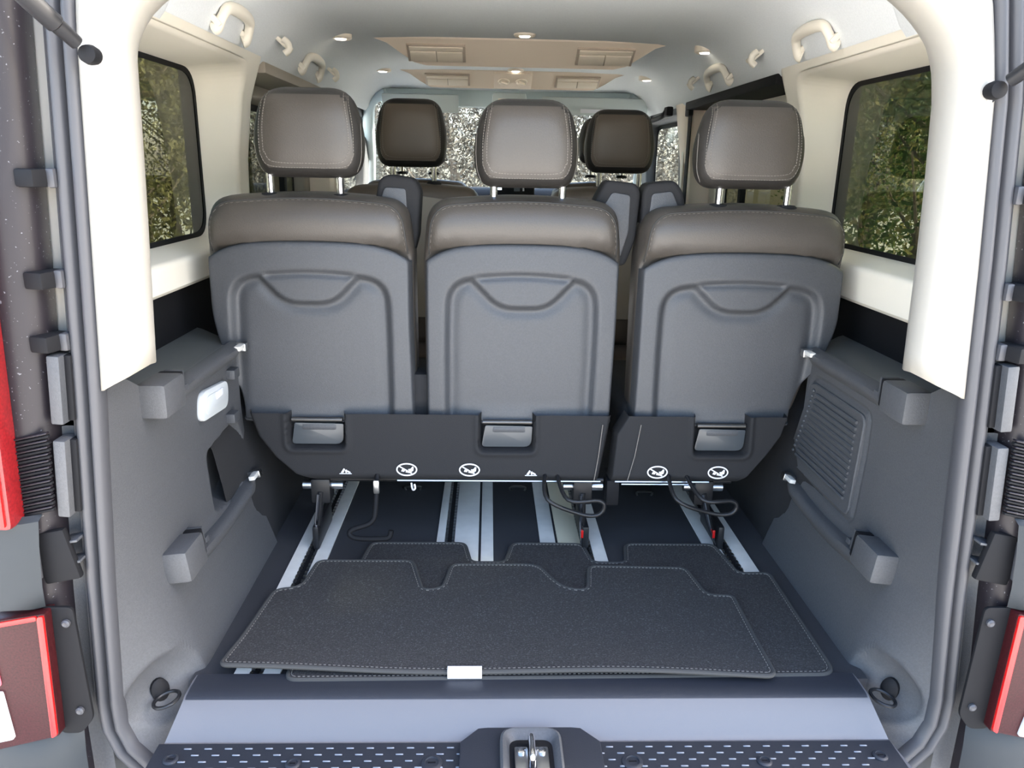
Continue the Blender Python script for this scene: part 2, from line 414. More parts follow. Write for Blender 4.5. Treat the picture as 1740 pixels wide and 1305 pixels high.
walls = {}
for s, side, zb in ((-1, 'left', .632), (1, 'right', .612)):
    b, loop, xg = holed_wall(s, lambda z: interp(z, XW), (.16, 1.075, zb, 1.165), (.22, 1.03, .692, 1.135), .075, .095, .014, .012)
    # C pillar, rounding into the sliding door opening
    prof = [(1.07, 0), (1.11, 0), (1.135, .006), (1.15, .022), (1.156, .05), (1.156, .13)]
    b.grid([[(s * (interp(z, XW) + dx), y, z) for y, dx in prof] for z in np.linspace(.30, 1.165, 24)])
    # lower return of the panel
    b.grid([[(s * (interp(zb, XW) + dx), y, zb - dz) for y in np.linspace(.16, 1.075, 12)] for dx, dz in ((0, 0), (.006, .008), (.03, .012), (.08, .012))])
    w = b.build('wall_' + side, 'cream', angle=50, kind='structure'); walls[s] = w
    pane(1 if s < 0 else 2, s, loop, xg, 'tint')
    # dark lining between the pale panel and the load side panel
    MB().box((s * .815, .88, .45), (.03, 1.50, .42), .004).build('lower_lining', 'void', w)
    MB().box((s * .845, 1.10, .556), (.05, 1.9, .02), .008).build('belt_moulding', 'leather2', w)
    MB().box((s * .905, 1.92, .18), (.03, 3.3, 1.02), .01).build('outer_skin', 'paint', w)
    MB().box((s * .865, 1.90, 1.27), (.06, 3.2, .20), .02).build('roof_edge_skin', 'paint', w)
    MB().box((s * .885, 1.115, .93), (.03, .13, .55), .004).build('outer_pillar_skin', 'paint', w)
    # sliding door with its window
    b2, loop2, xg2 = holed_wall(s, lambda z: .835, (1.12, 2.26, .02, 1.15), (1.20, 2.12, .70, 1.085), .06, .045, .008, .01)
    d = b2.build('door_1' if s < 0 else 'door_2', 'taupe' if s < 0 else 'cream', angle=50, kind='structure')
    pane(3 if s < 0 else 4, s, loop2, xg2, 'tint', .02)
    MB().box((s * .80, 1.66, .36), (.03, 1.0, .60), .02).build('door_card', 'panel', d)
    MB().box((s * .775, 1.66, 1.143), (.15, 1.02, .03), .006).build('door_track', 'taupe' if s < 0 else 'void', d)
    MB().box((s * .82, 1.72, .885), (.02, .035, .40), .004).build('window_divider', 'void', d)
    # B pillar
    bp = MB(); pr = [(2.20, .10), (2.21, .04), (2.225, .01), (2.25, 0), (2.36, .0), (2.39, .012), (2.40, .05), (2.40, .10)]
    bp.grid([[(s * (interp(z, [(.2, .76), (.9, .745), (1.17, .705)]) + dx), y, z) for y, dx in pr] for z in np.linspace(.2, 1.17, 20)])
    p = bp.build('trim_%d' % (6 if s < 0 else 7), 'beige', kind='structure')
    sb = MB(); sb.box((s * .738, 2.30, .90), (.006, .035, .44), .002); sb.build('belt_slider', 'cream', p)
    # front door with its window
    b3, loop3, xg3 = holed_wall(s, lambda z: interp(z, [(.2, .80), (1.17, .735)]), (2.38, 3.30, .02, 1.17), (2.44, 3.16, .74, 1.12), .06, .05, .008, .01)
    d3 = b3.build('door_3' if s < 0 else 'door_4', 'panel', angle=50, kind='structure')
    pane(6 if s < 0 else 7, s, loop3, xg3, 'clear', .02)

# felt covered wheel arches beside the rear seats
for s, n in ((-1, 4), (1, 5)):
    g = []
    for y in np.linspace(.45, 2.2, 40):
        bul = .04 * float(sstep(np.array(y), .5, .75)) * (1 - float(sstep(np.array(y), 1.3, 1.6)))
        g.append([(s * (x - bul * q), y, z) for x, z, q in ((.612, -.005, 0), (.618, .02, .1), (.632, .06, .5), (.65, .14, .9), (.662, .22, 1), (.676, .30, .8), (.70, .36, .5), (.75, .39, .2), (.82, .40, 0))])
    MB().grid(g).build('trim_%d' % n, 'arch', angle=60, kind='structure')

# ------------------------------------------------------------------ D pillar trims
for s, n in ((-1, 2), (1, 3)):
    b = MB(); secs = []
    pr = [(.000, .004), (.003, -.004), (.012, -.010), (.026, -.009), (.042, -.002), (.055, .011), (.062, .030), (.059, .056), (.048, .084), (.026, .12), (-.005, .16), (-.05, .21), (-.12, .25)]
    zs = list(np.linspace(.568, 1.0, 14)) + list(np.linspace(1.02, 1.30, 24))
    WID = [(.57, 1.03), (.9, .92), (1.09, .84)] if s < 0 else [(.57, 1.20), (.9, .88), (1.05, .76)]
    for z in zs:
        w = W(s, z); grow = (.06 if s < 0 else .052) * max(0, (z - 1.03) / .095) ** 2; wid = interp(z, WID)
        L = []
        for off, y in pr:
            o = off * wid + (grow * min(1, off / .045) if off > 0 else 0)
            # the foot of the trim is cut on a slant, higher towards the cabin
            cut = (interp(off, [(0, 0), (.042, .022), (.062, .034)]) if y < .04 else interp(y, [(.03, .034), (.25, .0)])) * max(0, 1 - (z - .568) / .25)
            L.append((s * (w - o), y, z + cut))
        secs.append(L)
    b.rings(secs, False, False, closed=False)
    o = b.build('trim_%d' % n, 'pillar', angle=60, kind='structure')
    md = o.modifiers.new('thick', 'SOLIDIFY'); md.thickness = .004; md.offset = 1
hb = MB(); hb.box((-.02, .08, 1.285), (1.0, .16, .05), .02); hb.build('trim_8', 'pillar', kind='structure')

# ------------------------------------------------------------------ sill cover
sl = MB()
def sill_prof(e):      # e: 0 in the middle, 1 at the end cheeks
    return [(.100, -.012), (.100, .004), (.080, .006), (.042, .005), (.033, .001), (.012 + .01 * e, -.020 + .012 * e), (-.006 + .012 * e, -.038 + .014 * e), (-.010 + .006 * e, -.042 + .008 * e), (-.014, -.044), (-.16, -.046), (-.165, -.052), (-.165, -.10)]
nx = [(-.602, 1), (-.598, 1), (-.592, 1), (-.578, .6), (-.565, .08), (-.555, 0), (-.40, 0), (-.2, 0), (-.105, 0)]
nx = nx + [(0, 0)] + [(-x, e) for x, e in nx[::-1]]
def sill_x(x, y): return x * (1 + .055 * min(1, max(0, (.03 - y) / .09)) * min(1, max(0, (abs(x) - .50) / .10))) - .008
sl.grid([[(sill_x(x, y), y, z) for y, z in sill_prof(e)] for x, e in nx])
sill = sl.build('trim_1', 'sill', angle=25, kind='structure')
tp = MB(); tp.box((-.012, -.088, -.0445), (1.244, .140, .004), .001); tread = tp.build('tread_plate', 'tread', sill)
tb = None
for r in range(7):
    y = -.031 - r * .0145
    for i in range(-17, 18):
        x = i * .0335 + (.01675 if r % 2 else 0) - .012
        if abs(x + .012) < .115 or abs(x + .012) > .585: continue
        if tb is None:
            tb = MB().box((x, y, -.0418), (.0125, .0028, .0022), .0008, seg=1).build('tread_bar', 'treadbar', tread); bx0, by0 = x, y
        elif r < 7:
            share(tb, tread, (x - bx0, y - by0, 0))
def lathe(b, c, prof, n=20, axis='z'):
    L = []
    for r, h in prof:
        L.append([(c[0] + r * math.cos(2 * PI * k / n), c[1] + r * math.sin(2 * PI * k / n), c[2] + h) if axis == 'z' else
                  ((c[0] + r * math.cos(2 * PI * k / n), c[1] + h, c[2] + r * math.sin(2 * PI * k / n)) if axis == 'y' else
                   (c[0] + h, c[1] + r * math.cos(2 * PI * k / n), c[2] + r * math.sin(2 * PI * k / n))) for k in range(n)])
    return b.rings(L)
for x, r in ((-.60, .010), (-.40, .010), (-.175, .014), (.155, .014), (.375, .010), (.575, .010)):
    y = -.055 if abs(x) > .5 else -.066
    q = lathe(MB(), (x, y, -.0425), [(r * 1.25, 0), (r * 1.25, .002), (r, .004), (r * .8, .0042), (r * .75, .002), (.0005, .0022)]).build('bolt', 'tread', sill)
    MB().box((x, y, -.0395), (r * .9, .0022, .001)).build('bolt_slot', 'void', q)
lp = MB(); lp.grid([[(x, y, z) for y, z in ((.101, .002), (.098, .0075), (.060, .0075), (.040, .0062), (.0345, .0030))] for x in np.linspace(-.606, .590, 30)])
lp.build('sill_lip', 'tread', sill, angle=50)
# latch housing in the middle of the sill
hp = [(-.118, -.030), (-.088, .002), (-.072, .006), (.072, .006), (.088, .002), (.118, -.030), (.118, -.155), (-.118, -.155)]
hs = MB(); hs.prism([(x - .012, y) for x, y in hp], (0, 0, -.050), (1, 0, 0), (0, 1, 0), .020, .004)
house = hs.build('latch_surround', 'tread', sill)
def rr_ring(w, d, r): return rpoly([(-w, -d), (w, -d), (w, d), (-w, d)], r, 6)
cup = MB(); cc = (-.012, -.075)
for_l = [(.052, .066, .026, -.031), (.051, .065, .026, -.020), (.047, .061, .024, -.017), (.042, .054, .02, -.020), (.036, .046, .018, -.029)]
cup.rings([[(cc[0] + a, cc[1] + c_, z) for a, c_ in rr_ring(w, d, r)] for w, d, r, z in for_l], False, False)
cup.build('latch_cup', 'panel', sill)
MB().box((cc[0], cc[1], -.0295), (.072, .092, .001)).build('latch_base', 'void', sill)
lk = MB(); lk.tube(catmull([(cc[0], -.045, -.030), (cc[0], -.045, -.012), (cc[0], -.050, -.004), (cc[0], -.090, -.004), (cc[0], -.095, -.012), (cc[0], -.095, -.030)], 4), .0055, 10)
striker = lk.build('latch_striker', 'chrome', sill)
for sx in (-1, 1):
    MB().box((cc[0] + sx * .017, -.075, -.026), (.022, .050, .006), .003).build('striker_plate', 'steel', striker)
    lathe(MB(), (cc[0] + sx * .017, -.062, -.023), [(.007, 0), (.007, .003), (.004, .004)], 12).build('striker_bolt', 'chrome', striker)

# ------------------------------------------------------------------ windscreen end
ws = MB()
ws.grid([[(x * wd, y, z) for x in np.linspace(-1, 1, 9)] for wd, y, z in ((.70, 2.97, 1.25), (.73, 3.2, 1.06), (.77, 3.5, .80), (.80, 3.75, .58))])
wsc = ws.build('window_5', 'clear', kind='structure', recalc=False)
md = wsc.modifiers.new('thick', 'SOLIDIFY'); md.thickness = .004
for s in (-1, 1):
    MB().tube(catmull([(s * .60, 2.93, 1.235), (s * .68, 2.97, 1.20), (s * .715, 3.08, 1.12), (s * .745, 3.3, .95), (s * .78, 3.52, .78), (s * .80, 3.72, .60)], 6), [.03] * 31, 10).build('a_pillar', 'teal', wsc)
MB().box((0, 2.955, 1.215), (1.26, .05, .085), .02).build('windscreen_header', 'teal', wsc)
for s, x0, x1 in ((-1, -.62, -.245), (1, .164, .69)):
    v = thing('sun_visor', ((x0 + x1) / 2, 2.88, 1.20), ('grey-green sun visor folded down at the left of the windscreen' if s < 0 else 'grey-green sun visor with white warning strip at the right of the windscreen'), 'sun visor')
    MB().box(((x0 + x1) / 2, 2.90, 1.185), (x1 - x0, .018, .085), .008, rot=Matrix.Rotation(.25, 3, 'X')).build('visor_pad', 'visor', v)
    MB().tube([(x0 + .02, 2.905, 1.222), (x1 - .02, 2.905, 1.222)], .006, 8).build('hinge_rod', 'void', v)
    if s > 0: MB().box((.43, 2.885, 1.163), (.15, .002, .018), rot=Matrix.Rotation(.25, 3, 'X')).build('warning_strip', 'white', v)
rm = thing('rear_view_console', (.0, 2.88, 1.2), 'pale overhead lamp console in the middle above the windscreen', 'console')
MB().box((.003, 2.88, 1.205), (.17, .05, .07), .02).build('console_body', 'visor', rm)
MB().box((.003, 2.852, 1.195), (.11, .006, .03), .003).build('lamp_lens', 'beige2', rm)
db = thing('dashboard', (0, 3.2, .3), 'dark dashboard seen between the headrests below the windscreen', 'dashboard')
dp = [(2.86, .30), (2.84, .62), (2.90, .735), (2.98, .775), (3.15, .785), (3.55, .74), (3.66, .68), (3.66, .30)]
MB().prism([(y, z) for y, z in dp], (-.74, 0, 0), (0, 1, 0), (0, 0, 1), 1.48, .01).build('dash_body', 'void', db)
MB().box((.03, 2.93, .775), (.22, .05, .09), .012).build('display_housing', 'void', db)
MB().box((-.045, 2.903, .785), (.035, .003, .014)).build('clock_display', 'screen', db)
MB().box((.05, 2.903, .784), (.03, .003, .022)).build('status_display', 'flap', db)
MB().box((.082, 2.903, .785), (.010, .003, .022)).build('chrome_key', 'chrome', db)

# ------------------------------------------------------------------ overhead vent consoles
def console(y0, z0, y1, z1, xs0, xs1, cx, label, dials):
    t = thing('overhead_vent_console', (cx, (y0 + y1) / 2, z0), label, 'vent console')
    top = [(-xs0, 0), (xs0, 0)]
    b = MB()
    n = 25; A = []
    for i in range(n):
        u = -1 + 2 * i / (n - 1)
        fall = 1 - float(sstep(np.array(abs(u)), xs1 / xs0 - .12, 1.0))
        x = cx + xs0 * u
        yb = y0 + (y1 - y0) * fall; zb = z0 + (z1 - z0) * fall
        A.append([(x, y0 - .012, z0 + .02), (x, y0 - .004, z0 + .001), (x, y0 + .004, z0 - .003), (x, yb - .006 * fall, zb + .006 * fall - .003), (x, yb, zb - .003), (x, yb + .006, zb + .003), (x, yb + .012, z0 + .03)])
    b.grid(A); body = b.build('console_body', 'beige', t, angle=50)
    d = Vector((0, y1 - y0, z1 - z0)).normalized(); nrm = Vector((0, d.z, -d.y))
    if nrm.y > 0: nrm = -nrm
    R = Matrix((Vector((1, 0, 0)), d, Vector((1, 0, 0)).cross(d))).transposed()
    H = math.hypot(y1 - y0, z1 - z0)
    for vx in (-1, 1):
        c = Vector((cx + vx * xs0 * .585, (y0 + y1) / 2, (z0 + z1) / 2 - .003)) + nrm * .001
        v = MB().box(c, (.20, H * .62, .008), .002, rot=R).build('vent', 'ventshade', t)
        MB().box(c + nrm * .004 - d * H * .20, (.184, H * .14, .008), .002, rot=R).build('vent_rim', 'beige2', v)
        for lx in (-1, 1):
            l = MB().box(c + nrm * .005 + d * H * .08 + Vector((lx * .046, 0, 0)), (.089, H * .36, .008), .002, rot=R).build('vent_louvre', 'beige2', v)
    if dials:
        c = Vector((cx, (y0 + y1) / 2, (z0 + z1) / 2 - .002)) + nrm * .002
        MB().box(c, (.17, H * .9, .006), .001, rot=R).build('dial_panel', 'beige', t)
        for sx in (-1, 1):
            k = MB(); cc2 = c + Vector((sx * .04, 0, 0))
            L = [[cc2 + nrm * h + (Vector((1, 0, 0)) * math.cos(2 * PI * a / 24) + d * math.sin(2 * PI * a / 24)) * r for a in range(24)] for r, h in ((.026, .002), (.026, .007), (.022, .009), (.020, .006))]
            dl = k.rings(L).build('dial', 'beige2', t)
            MB().box(cc2 + nrm * .010, (.034, .007, .010), .002, rot=R @ Matrix.Rotation(.6, 3, 'Z')).build('dial_knob', 'beige2', dl)
    return t
console(1.70, 1.306, 1.83, 1.238, .50, .40, .015, 'beige overhead console with two twin air vents, nearer the tailgate', False)
console(2.52, 1.298, 2.66, 1.240, .50, .42, .01, 'beige overhead console with two round dials between its vents, above the front seats', True)

LN = [['ceiling downlight above the rear left headrest', 'ceiling downlight above the rear centre headrest', 'ceiling downlight above the rear right headrest'],
      ['small ceiling downlight left of the front air console', 'small ceiling downlight just above the two round dials', 'small ceiling downlight right of the front air console']]
for r, (y, xs_) in enumerate(((1.60, (-.575, .02, .615)), (2.50, (-.56, .02, .60)))):
    for i, x in enumerate(xs_):
        z = ceil_pt(x, y)
        t = thing('ceiling_light', (x, y, z), LN[r][i], 'ceiling light', 'ceiling downlights')
        tilt = .4 * (x / .6) if abs(x) > .3 else 0
        b = MB(); L = [[(x + rx * math.cos(2 * PI * k / 24), y + rx * math.sin(2 * PI * k / 24), z - h + math.tan(-tilt) * 0) for k in range(24)] for rx, h in ((.036, -.02), (.036, .004), (.031, .008), (.017, .006))]
        b.rings(L, False, False); b.build('bezel', 'beige2', t)
        lathe(MB(), (x, y, z - .007), [(.018, 0), (.016, -.002), (.008, -.003)], 20).build('lens', 'led', t)

# ------------------------------------------------------------------ grab handles and coat hooks along the roof edge
def grab_handle(s, y0, y1, label):
    t = thing('grab_handle', (s * .68, (y0 + y1) / 2, 1.17), label, 'grab handle', 'roof grab handles')
    k = (y1 - y0) / .22
    def P(y, z, o): return (s * (interp(z, [(1.14, .692), (1.17, .686), (1.20, .676), (1.23, .664)]) - o * .45), y, z)
    path = catmull([P(y0 + .014, 1.172, .000), P(y0 + .012, 1.176, .014), P(y0 + .016, 1.196, .022), P(y0 + .036 * k, 1.216, .022), P((y0 + y1) / 2, 1.222, .021), P(y1 - .036 * k, 1.216, .022), P(y1 - .016, 1.196, .022), P(y1 - .012, 1.176, .014), P(y1 - .014, 1.172, .0)], 6)
    N = len(path); rr = [.0125 + .002 * math.cos(4 * PI * i / (N - 1)) for i in range(N)]
    MB().tube(path, rr, 12).build('handle_bar', 'cream', t)
    for y in (y0 + .01, y1 - .01):
        MB().box(P(y, 1.185, .006), (.016, .024, .028), .0075, rot=Matrix.Rotation(s * .75, 3, 'Y')).build('handle_mount', 'cream', t)
    return t
grab_handle(-1, .70, .92, 'cream roof grab handle nearest the tailgate on the left')
grab_handle(1, .73, .95, 'cream roof grab handle nearest the tailgate on the right')
grab_handle(-1, 1.48, 1.74, 'cream roof grab handle above the left sliding door')
grab_handle(1, 1.51, 1.76, 'cream roof grab handle above the right sliding door')
def coat_hook(s, y, label):
    t = thing('coat_hook', (s * .66, y, 1.20), label, 'coat hook', 'roof coat hooks')
    x = s * .655
    MB().box((x, y + .03, 1.208), (.012, .06, .04), .005, rot=Matrix.Rotation(s * .85, 3, 'Y')).build('hook_base', 'cream', t)
    MB().tube(catmull([(x - s * .004, y, 1.216), (x - s * .016, y, 1.206), (x - s * .018, y, 1.190), (x - s * .006, y, 1.180)], 5), [.009] * 16, 10).build('hook', 'cream', t)
coat_hook(-1, 1.16, 'small cream coat hook between the two left roof handles')
coat_hook(1, 1.18, 'small cream coat hook between the two right roof handles')
coat_hook(-1, 1.84, 'small cream coat hook ahead of the front left roof handle')
coat_hook(1, 1.86, 'small cream coat hook ahead of the front right roof handle')

# ------------------------------------------------------------------ load side panels
BASE = [(-.10, .590), (0, .602), (.05, .618), (.1, .634), (.2, .655), (.35, .663), (.5, .663), (.6, .663)]
def panel_x(s, y, z):
    b0 = interp(z, BASE); e = W(s, z)
    k = max(0.0, (.15 - y) / .15)
    return b0 + (e - b0) * k ** 2
def frame(s, y, z, off=0.0):
    # local frame on the panel: origin, along +y, along +z, inward normal
    p = Vector((s * panel_x(s, y, z), y, z)); h = .012
    ty = (Vector((s * panel_x(s, y + h, z), y + h, z)) - Vector((s * panel_x(s, y - h, z), y - h, z))).normalized()
    tz = (Vector((s * panel_x(s, y, z + h), y, z + h)) - Vector((s * panel_x(s, y, z - h), y, z - h))).normalized()
    n = ty.cross(tz); n = n if n.x * s < 0 else -n
    n.normalize(); tz = tz.normalized()
    return p + n * off, ty, tz, n
def rotm(ax, ay, az): return Matrix((ax, ay, az)).transposed()

panels = {}
for s in (-1, 1):
    t = thing('load_side_panel', (s * .66, .35, 0), 'charcoal side panel with white lamp and pocket, left of the load floor' if s < 0 else 'charcoal side panel with ribbed grille, right of the load floor', 'side panel')
    panels[s] = t
    NY, NZ = 130, 130
    Y = np.linspace(-.004, .615, NY)
    P = np.zeros((NY, NZ, 3))
    for i, y in enumerate(Y):
        z0 = -.10 * float(sstep(np.array(y), .125, .075)); z1 = .497 + .115 * max(0, (.20 - y) / .20)
        for j in range(NZ):
            z = z0 + (z1 - z0) * j / (NZ - 1)
            x = panel_x(s, y, z)
            if z > .485 and y > .20: x += .012 * ((z - .485) / .012) ** 2
            P[i, j] = (x, y, z)
    YY, ZZ = P[..., 1], P[..., 2]
    off = np.zeros(YY.shape)
    # lashing ring dish: a hollow, deepest towards the tailgate
    cy, cz = (.062, .010) if s < 0 else (.070, .0)
    rr = np.hypot((YY - cy) / .062, (ZZ - cz) / .062)
    off += .034 * np.clip(1 - rr, 0, 1) ** .7
    if s < 0:
        sd = sdpoly(YY, ZZ, rpoly([(.375, .325), (.375, .192), (.50, .172), (.595, .205), (.600, .275), (.565, .338)], .022))
        off += .045 * sstep(-sd, -.001, .012)
        sd = sdpoly(YY, ZZ, rpoly([(.352, .392), (.515, .372), (.535, .440), (.372, .458)], .03)); off += .004 * sstep(-sd, -.006, .0)
    else:
        sd = sdpoly(YY, ZZ, rpoly([(.305, .205), (.63, .205), (.655, .225), (.585, .445), (.305, .445)], .03))
        off += .005 * np.exp(-(sd / .004) ** 2) * (YY < .606)
    P[..., 0] += off
    P[..., 0] *= s
    b = MB(); b.grid(P)
    # forward end of the panel turns outwards
    b.grid([[tuple(P[-1, j]) for j in range(NZ)], [(P[-1, j, 0] + s * .004, .624, P[-1, j, 2]) for j in range(NZ)], [(P[-1, j, 0] + s * .12, .63, P[-1, j, 2]) for j in range(NZ)]])
    b.build('panel_skin', 'panel', t, angle=50)
    # shelf on top
    sh = MB(); g = []
    for y in np.linspace(.0, .635, 26):
        x0 = panel_x(s, y, .49); ext = .17 * max(0, (y - .5) / .135)
        def ye(dx): return y + ext * min(1, max(0, dx - .02) / .16) if y > .5 else y
        zu = .115 * max(0, (.20 - y) / .20)
        g.append([(s * (x0 + dx), ye(dx), z + zu) for dx, z in ((.002, .486), (.004, .494), (.012, .4985), (.03, .500), (.06, .502), (.12, .505), (.20, .505))])
    sh.grid(g); sh.build('shelf', 'shelf', t, angle=50)
    # hook rails: a block at the tailgate end, a ledge and a clip at the far end
    for zc, ya, yb, yend in ((.500, .125, .265, .60), (.190, .125, .240, .595)):
        p0, ty, tz, nn = frame(s, (ya + .205) / 2, zc + .012, .018)
        rot = rotm(ty, tz, ty.cross(tz))
        blk = MB().box(p0, (.085, .060, .050), .008, rot=rot).build('hook_block', 'panel', t)
        p1, ty, tz, nn = frame(s, .222, zc + .012, .012)
        MB().box(p1, (.016, .052, .040), .003, rot=rotm(ty, tz, ty.cross(tz))).build('hook_slot', 'void', blk)
        p1, ty, tz, nn = frame(s, .236, zc + .016, .012)
        MB().box(p1, (.010, .044, .034), .003, rot=rotm(ty, tz, ty.cross(tz))).build('hook_tooth', 'shell', blk)
        p1, ty, tz, nn = frame(s, .252, zc + .002, .022)
        MB().box(p1, (.016, .012, .012), .003, rot=rotm(ty, tz, ty.cross(tz))).build('hook_stop', 'shell', blk)
        L = []
        for k in range(24):
            y = .215 + (yend - .215) * k / 23
            kk = min(1, (yend - y) / .08 + .4); dep = .030 * kk * (1 - .25 * math.sin(PI * k / 23))
            sag = -.022 * math.sin(PI * min(1, k / 23 * 1.0))
            pts = []
            for dz, o in ((.012, -.004), (.010, dep * .55), (.004, dep * .95), (-.004, dep), (-.012, dep * .85), (-.024, dep * .35), (-.034, -.004)):
                q, _, _, _ = frame(s, y, zc + dz - .012 + (.010 if zc > .4 else sag * .6), o); pts.append(q)
            L.append(pts)
        MB().rings(L).build('hook_ledge', 'panel', t, angle=50)
        q, ty, tz, nn = frame(s, .588, zc - .002, .018)
        cl = MB().box(q, (.020, .018, .030), .003, rot=rotm(ty, tz, ty.cross(tz))).build('clip', 'steel', t)
        q, ty, tz, nn = frame(s, .566, zc + .002, .024)
        MB().box(q, (.040, .010, .014), .002, rot=rotm(ty, tz, ty.cross(tz))).build('clip_tongue', 'alu', cl)
    # lashing ring
    yr, zr = (.050, .004) if s < 0 else (.058, -.004)
    q, ty, tz, nn = frame(s, yr, zr, -.024)
    mnt = MB(); L = [[q + nn * h + (ty * math.cos(2 * PI * k / 16) + tz * 1.4 * math.sin(2 * PI * k / 16)) * r for k in range(16)] for r, h in ((.016, -.01), (.016, .006), (.012, .010), (.004, .011))]
    mnt.rings(L); ring = mnt.build('lashing_mount', 'void', t)
    c0 = q + nn * .030 - tz * .008 - ty * .004
    rp = [c0 + nn * .020 * math.cos(a) + (ty * .022 + tz * .003) * math.sin(a) for a in np.linspace(0, 2 * PI, 25)[:-1]]
    MB().tube(rp, .0033, 8, closed=True).build('lashing_ring', 'black', ring)
    if s < 0:
        poly = rpoly([(-.085, -.022), (.075, -.036), (.087, .022), (-.070, .038)], [.024, .024, .026, .026], 7)
        q, ty, tz, nn = frame(s, .444, .416, -.006)
        ln = MB(); ln.prism(poly, q, ty, tz, -.012 if ty.cross(tz).dot(nn) < 0 else .012, .004)
        lamp = ln.build('load_lamp', 'lamp', t, label='white oval load lamp')
        q2 = q + nn * .0125
        MB().box(q2 + tz * .010 + ty * .02, (.040, .016, .006), .003, rot=rotm(ty, tz, ty.cross(tz))).build('lamp_switch', 'white', lamp)
        ll = MB(); ll.prism([(a * .72, b_ * .62) for a, b_ in poly], q + nn * .0115, ty, tz, (-.002 if ty.cross(tz).dot(nn) < 0 else .002), .0006); ll.build('lamp_lens', 'lamp', lamp)
        for yy, zz in ((.552, .446), (.530, .352)):
            q, ty, tz, nn = frame(s, yy, zz, .008)
            MB().box(q, (.036, .022, .022), .004, rot=rotm(ty, tz, ty.cross(tz))).build('peg', 'shell', t)
    else:
        # ribbed grille: frame, slats, studs
        poly = rpoly([(.318, .216), (.622, .216), (.645, .232), (.580, .434), (.318, .434)], .022, 5)
        gp = MB()
        def on(y, z, o): return frame(s, y, z, o)[0]
        gl = MB(); yc, zc = .46, .325
        gl.rings([[on(y, z, -.004) for y, z in poly], [on(y, z, .003) for y, z in poly], [on(yc + (y - yc) * .98, zc + (z - zc) * .98, .005) for y, z in poly], [on(yc + (y - yc) * .95, zc + (z - zc) * .95, .004) for y, z in poly]], False, True)
        grille = gl.build('grille', 'panel', t, angle=30)
        for k in range(13):
            u = k / 12
            z = .246 + u * .166
            y0, y1 = .345, .600 - u * .058
            pth = [on(y0 + (y1 - y0) * q / 7, z, .0062) for q in range(8)]
            MB().tube(pth, .0038, 6).build('grille_slat', 'panel', grille)
            MB().box(on(y1 + .018, z + .004, .006), (.007, .009, .009), .003, seg=1).build('grille_stud', 'shell', grille)
        q, ty, tz, nn = frame(s, .59, .187, .012)
        MB().box(q, (.030, .018, .016), .003, rot=rotm(ty, tz, ty.cross(tz))).build('peg', 'steel', t)

# ------------------------------------------------------------------ rubber seal round the opening
def seal_path():
    L = [(-W(-1, z), z) for z in np.linspace(1.24, .03, 40)] + [(-.695, -.02), (-.682, -.06), (-.655, -.095), (-.615, -.118), (-.56, -.128)]
    R = [(W(1, z), z) for z in np.linspace(1.24, .03, 40)] + [(.682, -.02), (.668, -.06), (.640, -.095), (.60, -.118), (.545, -.128)]
    T = [(-.55, 1.30), (-.45, 1.33), (.0, 1.335), (.42, 1.33), (.51, 1.30)]
    return L + [(x, -.130) for x in np.linspace(-.5, .5, 12)] + R[::-1] + T[::-1]
sp = seal_path(); N = len(sp); loops = []
prof = [(.000, .020), (-.004, .004), (.000, -.008), (.006, -.013), (.012, -.011), (.016, -.003), (.0185, .002), (.021, -.004), (.026, -.011), (.032, -.011), (.037, -.004), (.039, .001), (.041, -.001), (.044, .004), (.046, .022)]
for i in range(N):
    a = Vector(sp[i - 1]); b = Vector(sp[(i + 1) % N]); tg = (b - a).normalized(); nrm = Vector((tg.y, -tg.x))
    c = Vector((-.01, .6))
    if (Vector(sp[i]) - c).dot(nrm) < 0: nrm = -nrm
    loops.append([(sp[i][0] + nrm.x * o, y, sp[i][1] + nrm.y * o) for o, y in prof])
loops.append(loops[0])
seal = MB().rings(loops, False, False, closed=False).build('door_seal', 'rubber', angle=60)
tag(seal, 'grey ribbed rubber seal running round the whole tailgate opening', 'rubber seal')

